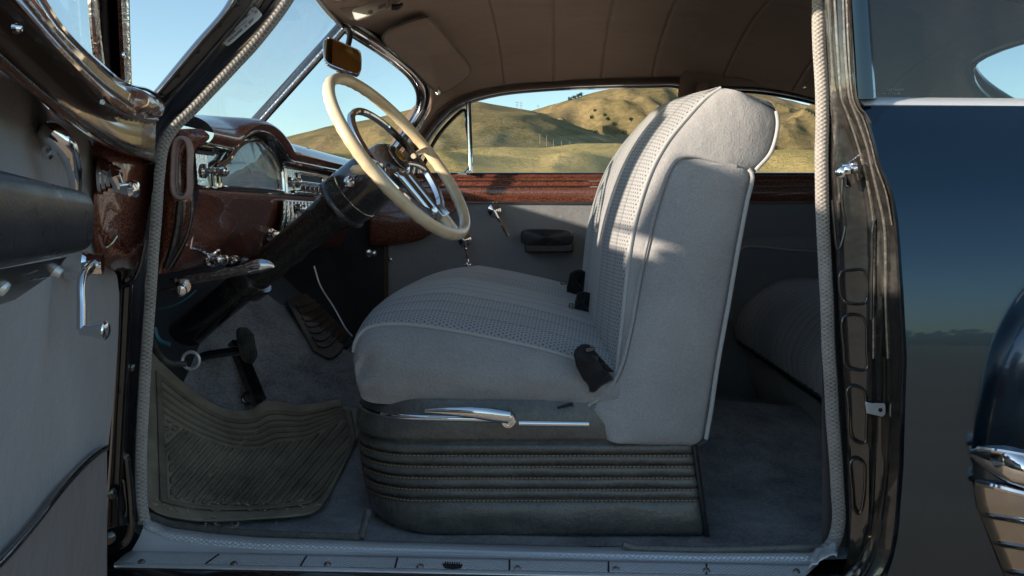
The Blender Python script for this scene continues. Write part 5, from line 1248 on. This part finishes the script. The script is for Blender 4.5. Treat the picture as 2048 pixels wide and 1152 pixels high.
# armrest
mb = MB(); rows = []
for i, s in enumerate(np.concatenate([[.588, .590, .594, .602, .614, .63], np.linspace(.66, 1.05, 12)])):
    f = min(1, math.sqrt(max(0.0004, 1-(max(0, .63-s)/.043)**2)))
    ring_ = []
    for a in np.linspace(0, 2*PI, 28)[:-1]:
        ca, sa = math.cos(a), math.sin(a); hh = .042+.044*math.copysign(abs(ca)**.5, ca)*f; z_ = -.006+.012*(s-.6)+(.029+.02*(s-.6))*math.copysign(abs(sa)**.5, sa)*(f*.5+.5)
        ring_.append(DS(s, z_, hh))
    rows.append(ring_)
mb.grid(rows, cu=True); mb.poly(rows[0]); mb.obj('armrest', M['leather_bl'], dr, sharp=60)
mb = MB(); mb.grid([[DS(s, z, h) for s in np.linspace(.66, 1.08, 8)] for z, h in ((-.036, .07), (-.05, .06), (-.072, .03), (-.078, .0))]); mb.obj('armrest_base', M['black_pl'], dr)
mb = MB(); mb.tube([DS(s, .022, .062) for s in np.linspace(.60, 1.05, 20)], .0012, seg=6); mb.obj('armrest_stitching', M['stitch'], dr)
mb = MB(); mb.lathe(DS(.80, -.052, .058), (NX, NY, -.6), [(0, .006), (.003, .005), (.004, .001)], 12); mb.lathe(DS(.665, -.045, .058), (NX, NY, -.6), [(0, .006), (.01, .004)], 12); mb.obj('armrest_screw', M['alu'], dr)

# ------------------------------------------------------------------ loose things
def sheetpx(outline, lift, nx, ny, mat, name, thick, ridges=None):
    pass
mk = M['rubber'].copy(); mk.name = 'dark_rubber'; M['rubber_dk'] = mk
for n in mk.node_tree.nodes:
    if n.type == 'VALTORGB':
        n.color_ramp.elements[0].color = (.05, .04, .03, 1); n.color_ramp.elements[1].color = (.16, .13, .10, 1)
# driver mat: a grid over its outline, dropped on the floor
ml = [(288, 690), (330, 735), (395, 790), (450, 820), (500, 822), (528, 806), (560, 806), (592, 812), (640, 808), (682, 803), (684, 812), (735, 826)]
mlr = [(290, 1010), (320, 1030), (380, 1042), (430, 1044), (480, 1042), (540, 1038), (590, 1034), (625, 1027), (648, 1008), (674, 962), (702, 905), (728, 850)]
NU, NV = 210, 170
A = cr([Vector((x, y, 0)) for x, y in ml], NU); B = cr([Vector((x, y, 0)) for x, y in mlr], NU)
def matbar(q, u_, v_):
    e = min(v_*60, (1-v_)*60, u_*70, (1-u_)*70)
    div = q.x-(560-(q.y-850)*1.05)                      # ridge between heel pad and bars
    if e < 5: return .0, 0
    if e < 6.5: return .006, 1
    if v_ < .36: 
        return (.004, 1) if .10 < v_ and ((v_*60) % 3.1) < .9 else (0., 0)
    if -60 < div+120 < -50: return .006, 1
    if div+120 > -50 and v_ < .90 and e > 8:
        k = (q.x*.72+q.y*.62)/15.0
        return (.005, 1) if (k % 1) < .5 else (0., 0)
    if div+120 < -75 and v_ < .9:
        i, j = q.x/20, q.y/17; j0 = math.floor(j); i += .5*(j0 % 2)
        d = math.hypot((i % 1)-.5, (j % 1)-.5); return (.003, 1) if .20 < d < .34 else (0., 0)
    return 0., 0
mb = MB(); rows = []; cl = []
for j in range(NV):
    v_ = j/(NV-1); r = []; c_ = []
    for i in range(NU):
        q = A[i].lerp(B[i], v_); h, k = matbar(q, i/(NU-1), v_); c_.append(k)
        r.append(fpx(q.x, q.y, .012+h))
    rows.append(r); cl.append(c_)
mb.grid(rows); mb.mi = [cl[k//(NU-1)][k % (NU-1)] for k in range(len(mb.f))]
mat1 = None
mat1 = mb.obj('floor_mat', [M['rubber'], M['rubber_hi']], None, solid=.004); mat1.location.z += .002
tag(mat1, 'dusty ribbed rubber floor mat under the pedals on the driver side', 'floor mat')
# passenger mat
A = [Vector((x, y, 0)) for x, y in ((572, 600), (600, 590), (635, 585))]; B = [Vector((x, y, 0)) for x, y in ((628, 702), (665, 716), (705, 668))]
A = cr(A, 30); B = cr(B, 30)
mb = MB(); mb.grid([[fpx(*(A[i].lerp(B[i], v)).to_2d(), .012+(.006 if (v*9 % 1) < .5 and 5 < i < 24 and .12 < v < .88 else 0)) for i in range(30)] for v in np.linspace(0, 1, 50)]); mat2 = mb.obj('floor_mat', M['rubber_dk'], None, solid=.004)
tag(mat2, 'small dark ribbed rubber mat in the far passenger footwell', 'floor mat')
mb = MB(); mb.grid(ruled([P(x, y, 2.5) for x, y in ((645, 712), (675, 690), (700, 672), (730, 660))], [P(x, y, 2.5) for x, y in ((668, 716), (690, 702), (706, 688), (735, 675))], 20, 5)); so_ = mb.obj('heel_pad', M['pedal'], car, solid=.01)
# dried grass crumbs
mb = MB()
rnd = random.Random(3)
for k in range(330):
    zone = rnd.random()
    if zone < .35: x = rnd.uniform(300, 640); y = 1012+rnd.uniform(-14, 10)
    elif zone < .6: x = rnd.uniform(310, 700); y = rnd.uniform(820, 1060)
    elif zone < .8: t = rnd.random(); x = 380+t*120+rnd.uniform(-4, 4); y = 985-t*115+rnd.uniform(-4, 4)
    else: x = rnd.uniform(320, 480); y = rnd.uniform(1045, 1068)
    p = fpx(x, y, .019); a = rnd.uniform(0, PI); L_ = rnd.uniform(.0012, .0045)
    d_ = Vector((math.cos(a), math.sin(a), rnd.uniform(-.2, .4)))*L_
    mb.tube([p-d_, p+d_], rnd.uniform(.0008, .0016), seg=4)
straw = paint('dry_straw', (.42, .32, .22), (.6, .5, .4), .8, 0., 300)
tag(mb.obj('dry_grass_crumbs', straw, None), 'pale crumbs of dry grass scattered over the driver floor mat', 'crumbs', None, 'stuff')
# remote control clipped to the visor
rem = empty('remote_control', P(740, 18, 1.93), None, 'beige plastic remote control clipped to the driver sun visor', 'remote')
mb = MB(); q = [P(702, 20, 1.95), P(708, 40, 1.94), P(716, 42, 1.94), P(775, 20, 1.90), P(782, 10, 1.90), P(780, -4, 1.90), P(768, -10, 1.90)]
mb.prism(q, (0, .018, .004)); mb.obj('case', M['remote'], rem, bevel=.005, bseg=3)
mb = MB(); mb.box(P(764, 13, 1.897), .018, .004, .008, (1, 0, .4)); mb.box(P(741, 24, 1.908), .010, .004, .007, (1, 0, .4)); mb.obj('button', M['visor_pl'], rem, bevel=.001)
mb = MB(); mb.tube([P(784, 14, 1.90), P(795, 14, 1.90), P(806, 8, 1.90)], [.007, .006, .003], n=10, seg=10); mb.obj('clip', M['black_pl'], rem)

# ------------------------------------------------------------------ the land
def struct(o, label=None):
    o['kind'] = 'structure'
    if label: o['label'] = label
    return o
m, nt, b = newmat('gravel_ground'); co = coords(nt)
k = mth(nt, 'ADD', mth(nt, 'MULTIPLY', noise_(nt, co, 1.3, 8, .7), .5), mth(nt, 'MULTIPLY', noise_(nt, co, 40, 5, .8), .5))
nt.links.new(ramp(nt, k, [(.35, (.16, .12, .09)), (.65, (.42, .34, .26))]), b.inputs['Base Color']); setp(b, rough=.95); bump(nt, b, noise_(nt, co, 60, 5, .8), .8, .01); M['ground'] = m
mb = MB(); gx = [-3000, -600, -150, -40, -12, -4, 0, 4, 12, 40, 150, 600, 3000]; mb.grid([[Vector((x, y, 0)) for y in gx] for x in gx]); struct(mb.obj('ground', M['ground'], None))
# hills
m, nt, b = newmat('grassy_hill'); co = coords(nt); geo = nd(nt, 'ShaderNodeNewGeometry')
k = mth(nt, 'ADD', mth(nt, 'MULTIPLY', noise_(nt, co, .012, 6, .6), .6), mth(nt, 'MULTIPLY', noise_(nt, co, .25, 6, .75), .45))
c1 = ramp(nt, k, [(.36, (.075, .068, .032)), (.5, (.22, .165, .075)), (.60, (.35, .25, .12)), (.70, (.38, .22, .14))]); nt.links.new(c1, b.inputs['Base Color']); setp(b, rough=1., spec=.05)
bump(nt, b, noise_(nt, co, .35, 6, .75), 1., 1.2); M['hill'] = m
def hillvar(name, stops):
    q = m.copy(); q.name = name
    for n in q.node_tree.nodes:
        if n.type == 'VALTORGB':
            for e, (p_, c_) in zip(n.color_ramp.elements, stops): e.position = p_; e.color = (*c_, 1)
    return q
M['hill_dk'] = hillvar('green_hill', [(.36, (.065, .062, .032)), (.48, (.15, .128, .058)), (.6, (.28, .215, .10)), (.72, (.36, .24, .13))])
M['hill_yl'] = hillvar('dry_yellow_grass', [(.36, (.14, .11, .04)), (.48, (.36, .275, .10)), (.60, (.50, .37, .15)), (.72, (.40, .24, .14))])
def gauss(x, c, w): return math.exp(-((x-c)/w)**2)
def ridge_far(x): return float(np.interp(x, [-400, 300, 560, 650, 750, 835, 900, 960, 1010, 1065, 1120, 1180, 1240, 1290, 1330, 1400, 1470, 1560, 1640, 1800, 2100, 2600], [345, 345, 345, 340, 330, 315, 290, 255, 232, 221, 205, 187, 172, 166, 165, 172, 180, 196, 215, 250, 300, 320]))
def ridge_left(x): return float(np.interp(x, [-400, 300, 560, 650, 750, 835, 900, 960, 1010, 1065, 1120, 1200, 1300, 1400], [340, 322, 278, 254, 236, 215, 206, 203, 212, 222, 240, 268, 300, 330]))
def hillmesh(ridge, Yr, Yb, x0, x1, amp, seed, nx=220, ny=60, base=352):
    rows = []
    for j in range(ny):
        t = j/(ny-1)                               # 0 foot .. 1 ridge
        r = []
        for x in np.linspace(x0, x1, nx):
            Y = Yb+(Yr-Yb)*t; X = (x-VX)/F*Y
            zr = (VY-ridge(x))/F*Yr; zb = (VY-base)/F*Yb
            s = t*t*(3-2*t)
            z = zb+(zr-zb)*(.35*s+.65*t)
            g = math.sin(PI*t)
            n1 = noise.noise(Vector((X/95, Y/160, seed))); n2 = noise.noise(Vector((X/34, Y/70, seed+3))); n3 = noise.noise(Vector((X/11, Y/22, seed+7)))
            n4 = noise.noise(Vector((X/20+n1*1.5, Y/75, seed+13)))
            z += g*amp*(n1*.9-abs(n2)*.7+n3*.13-abs(n4)*.45)+amp*.03*n3*(t)
            r.append(Vector((X, Y, ZC+z)))
        rows.append(r)
    # back slope
    rows.append([p+Vector((0, 120, -60)) for p in rows[-1]])
    mb = MB(); mb.grid(rows); return mb
struct(hillmesh(ridge_far, 640, 330, 500, 2700, 30, 11., 360, 90).obj('hill_range', M['hill'], None), 'tall grassy hill with eroded gullies')
struct(hillmesh(ridge_left, 430, 210, -900, 1420, 8, 4., 320, 80).obj('hill_range', M['hill_dk'], None), 'long rounded grassy hill')
def ridge_n(x): return float(np.interp(x, [-500, 500, 830, 880, 950, 1010, 1080, 1150, 1230, 1300, 1400, 1540, 1640, 2000, 2600], [350, 335, 318, 305, 296, 294, 296, 288, 286, 290, 300, 301, 299, 305, 330]))
struct(hillmesh(ridge_n, 190, 95, -900, 2700, 7, 21., 420, 70, 372).obj('hill_foreground', M['hill_yl'], None), 'low sunlit grass mounds')
# behind the camera: far hills and tree line, seen in the paint
def back(Yr, h, x0, x1, seed, mat, name, d=40):
    rows = []
    for j in range(10):
        t = j/9
        rows.append([Vector((X, -(Yr-d*(1-t)), h*math.sin(t*PI/2)*(.7+.5*noise.noise(Vector((X/60, seed, 0)))+.3*noise.noise(Vector((X/13, seed, 0)))))) for X in np.linspace(x0, x1, 160)])
    mb = MB(); mb.grid(rows); return mb.obj(name, mat, None)
struct(back(420, 9, -900, 900, 3., M['hill'], 'hill_range', 160), 'low hills across the road behind the viewer')
m, nt, b = newmat('tree_foliage'); co = coords(nt); nt.links.new(ramp(nt, noise_(nt, co, 1.5, 4), [(.3, (.015, .028, .010)), (.7, (.05, .075, .025))]), b.inputs['Base Color']); setp(b, rough=.9); M['leaf'] = m
def leafblob(mb, c, r, n, rnd, size):
    for k in range(n):
        v_ = Vector((rnd.gauss(0, 1), rnd.gauss(0, 1), rnd.gauss(0, 1))).normalized()*r*(rnd.random()**.4); v_.z *= .75
        p = c+v_*(1+.35*noise.noise(v_*1.2/r+c)); a = Vector((rnd.gauss(0, 1), rnd.gauss(0, 1), rnd.gauss(0, 1))).normalized(); b2 = a.orthogonal().normalized()
        mb.poly([p-a*size, p+b2*size*.6, p+a*size, p-b2*size*.6])
mb = MB(); rnd = random.Random(5)
for k in range(170):
    X = -160+k*1.9+rnd.uniform(-2, 2); leafblob(mb, Vector((X, -115+rnd.uniform(-8, 8), rnd.uniform(1.2, 3.6)+1.2*noise.noise(Vector((X/20, 0, 0))))), rnd.uniform(2, 4.4), 60, rnd, 1.0)
tag(mb.obj('distant_wood', M['leaf'], None), 'far-off dark tree line', 'wood', None, 'stuff')
# ridge trees and shrubs
def hz(x, y, Y): return P(x, y, Y)
mbT = []
def shrub(x, y, Y, r, name, label, tree=False, group=None):
    rt = empty(name, P(x, y, Y), None, label, 'tree' if tree else 'shrub', group)
    mb = MB(); rr = random.Random(int(x*7+y)); leafblob(mb, P(x, y, Y)+Vector((0, 0, r*.35)), r, 150, rr, r*.22); mb.obj('crown', M['leaf'], rt)
    mb = MB(); mb.tube([P(x, y, Y)-Vector((0, 0, r*.6)), P(x, y, Y)+Vector((0, 0, r*.5))], [r*.12, r*.06], n=4, seg=6); mb.obj('trunk', M['leaf'], rt)
names = ['first dark tree from the left on the skyline saddle of the tall hill', 'second dark tree from the left on the skyline of the tall hill', 'third dark tree from the left on the skyline of the tall hill', 'rightmost dark tree of the skyline row on the tall hill']
for (x, y), l in zip(((1140, 199), (1148, 196), (1156, 193), (1162, 190)), names): shrub(x, y, 636, 1.7, 'hill_tree', l, True, 'dark trees on the skyline')
gl_ = 'dark shrub in the gullies of the tall hill'
for x, y in ((1184, 236), (1190, 222), (1210, 231), (1216, 239), (1248, 268), (1262, 240), (1330, 236), (1212, 280), (1190, 268), (1228, 250), (1344, 228)):
    t = (352-y)/190; Yq = 330+310*t*.8
    shrub(x, y, Yq, 1.1+.012*(y-220), 'hill_shrub', gl_, False, 'dark shrubs on the tall hill')
# poles
wood = paint('weathered_pole_wood', (.22, .19, .16), (.35, .3, .26), .8, 0., 8)
def pole(x, yt, yb, Y, arms, name, label, group):
    rt = empty(name, P(x, yb, Y), None, label, 'pole', group)
    r = .75*Y/F
    mb = MB(); mb.tube([P(x, yb+4, Y), P(x, yt, Y)], [r*.8, r*.6], n=2, seg=6); mb.obj('mast', wood, rt)
    if arms:
        mb = MB()
        for q in range(arms): 
            c = P(x, yt+3+q*5, Y); w = 3.4*Y/F; mb.box(c, w*2, r*.8, r*.8)
        mb.obj('crossarm', wood, rt)
for i, x in enumerate((1034, 1042, 1076)): pole(x, (202, 203, 209)[i], 226, 426, 2 if i < 2 else 1, 'power_pylon', ('left of the pair of tall skyline power poles', 'right of the pair of tall skyline power poles', 'lone thin power pole on the skyline saddle')[i], 'power poles on the skyline')
ords = ('leftmost', 'second from left', 'third from left', 'fourth from left', 'fifth from left', 'sixth from left', 'rightmost')
for i, (x, yt, yb) in enumerate(((1080, 267, 281), (1093, 271, 285), (1107, 280, 288), (1123, 282, 291), (1140, 283, 294), (1160, 284, 293), (1226, 297, 312))): pole(x, yt, yb+4, 205 if i < 6 else 150, 0, 'fence_pole', ords[i]+' of the pale roadside poles crossing the sunlit foothill', 'roadside poles on the foothill')

# ------------------------------------------------------------------ camera, light
cam = bpy.data.cameras.new('camera'); co_ = bpy.data.objects.new('camera', cam); C.objects.link(co_)
co_.location = (0, 0, ZC); co_.rotation_euler = (PI/2, 0, 0)
cam.sensor_width = 36; cam.lens = F/2048*36; cam.shift_x = -(VX-1024)/2048; cam.shift_y = -(576-VY)/2048
cam.clip_start = .05; cam.clip_end = 5000
cam.dof.use_dof = False
bpy.context.scene.camera = co_
AZ, EL = math.radians(24), math.radians(14.5)
sd = Vector((-math.cos(AZ)*math.cos(EL), -math.sin(AZ)*math.cos(EL), math.sin(EL)))
sun = bpy.data.lights.new('sun', 'SUN'); sun.energy = 2.0; sun.angle = math.radians(1.2); sun.color = (1, .86, .70)
so = bpy.data.objects.new('sun', sun); C.objects.link(so); so.rotation_euler = sd.to_track_quat('Z', 'Y').to_euler(); so.location = (0, 0, 20)
w = bpy.data.worlds.new('World'); bpy.context.scene.world = w; w.use_nodes = True
nt = w.node_tree; bg = nt.nodes['Background']
sk = nt.nodes.new('ShaderNodeTexSky'); sk.sky_type = 'NISHITA'; sk.sun_disc = False; sk.sun_elevation = EL; sk.sun_rotation = math.atan2(sd.x, sd.y)
sk.air_density = .85; sk.dust_density = .3; sk.ozone_density = 1.6
mxw = nt.nodes.new('ShaderNodeMix'); mxw.data_type = 'RGBA'; mxw.blend_type = 'MULTIPLY'; mxw.inputs[0].default_value = 1; mxw.inputs[7].default_value = (.96, .985, .91, 1)
nt.links.new(sk.outputs[0], mxw.inputs[6]); nt.links.new(mxw.outputs[2], bg.inputs[0]); bg.inputs[1].default_value = .066
sc = bpy.context.scene
sc.view_settings.view_transform = 'Standard'; sc.view_settings.look = 'None'; sc.view_settings.exposure = 1.95; sc.view_settings.gamma = 1
sc.cycles.max_bounces = 10; sc.cycles.transparent_max_bounces = 12
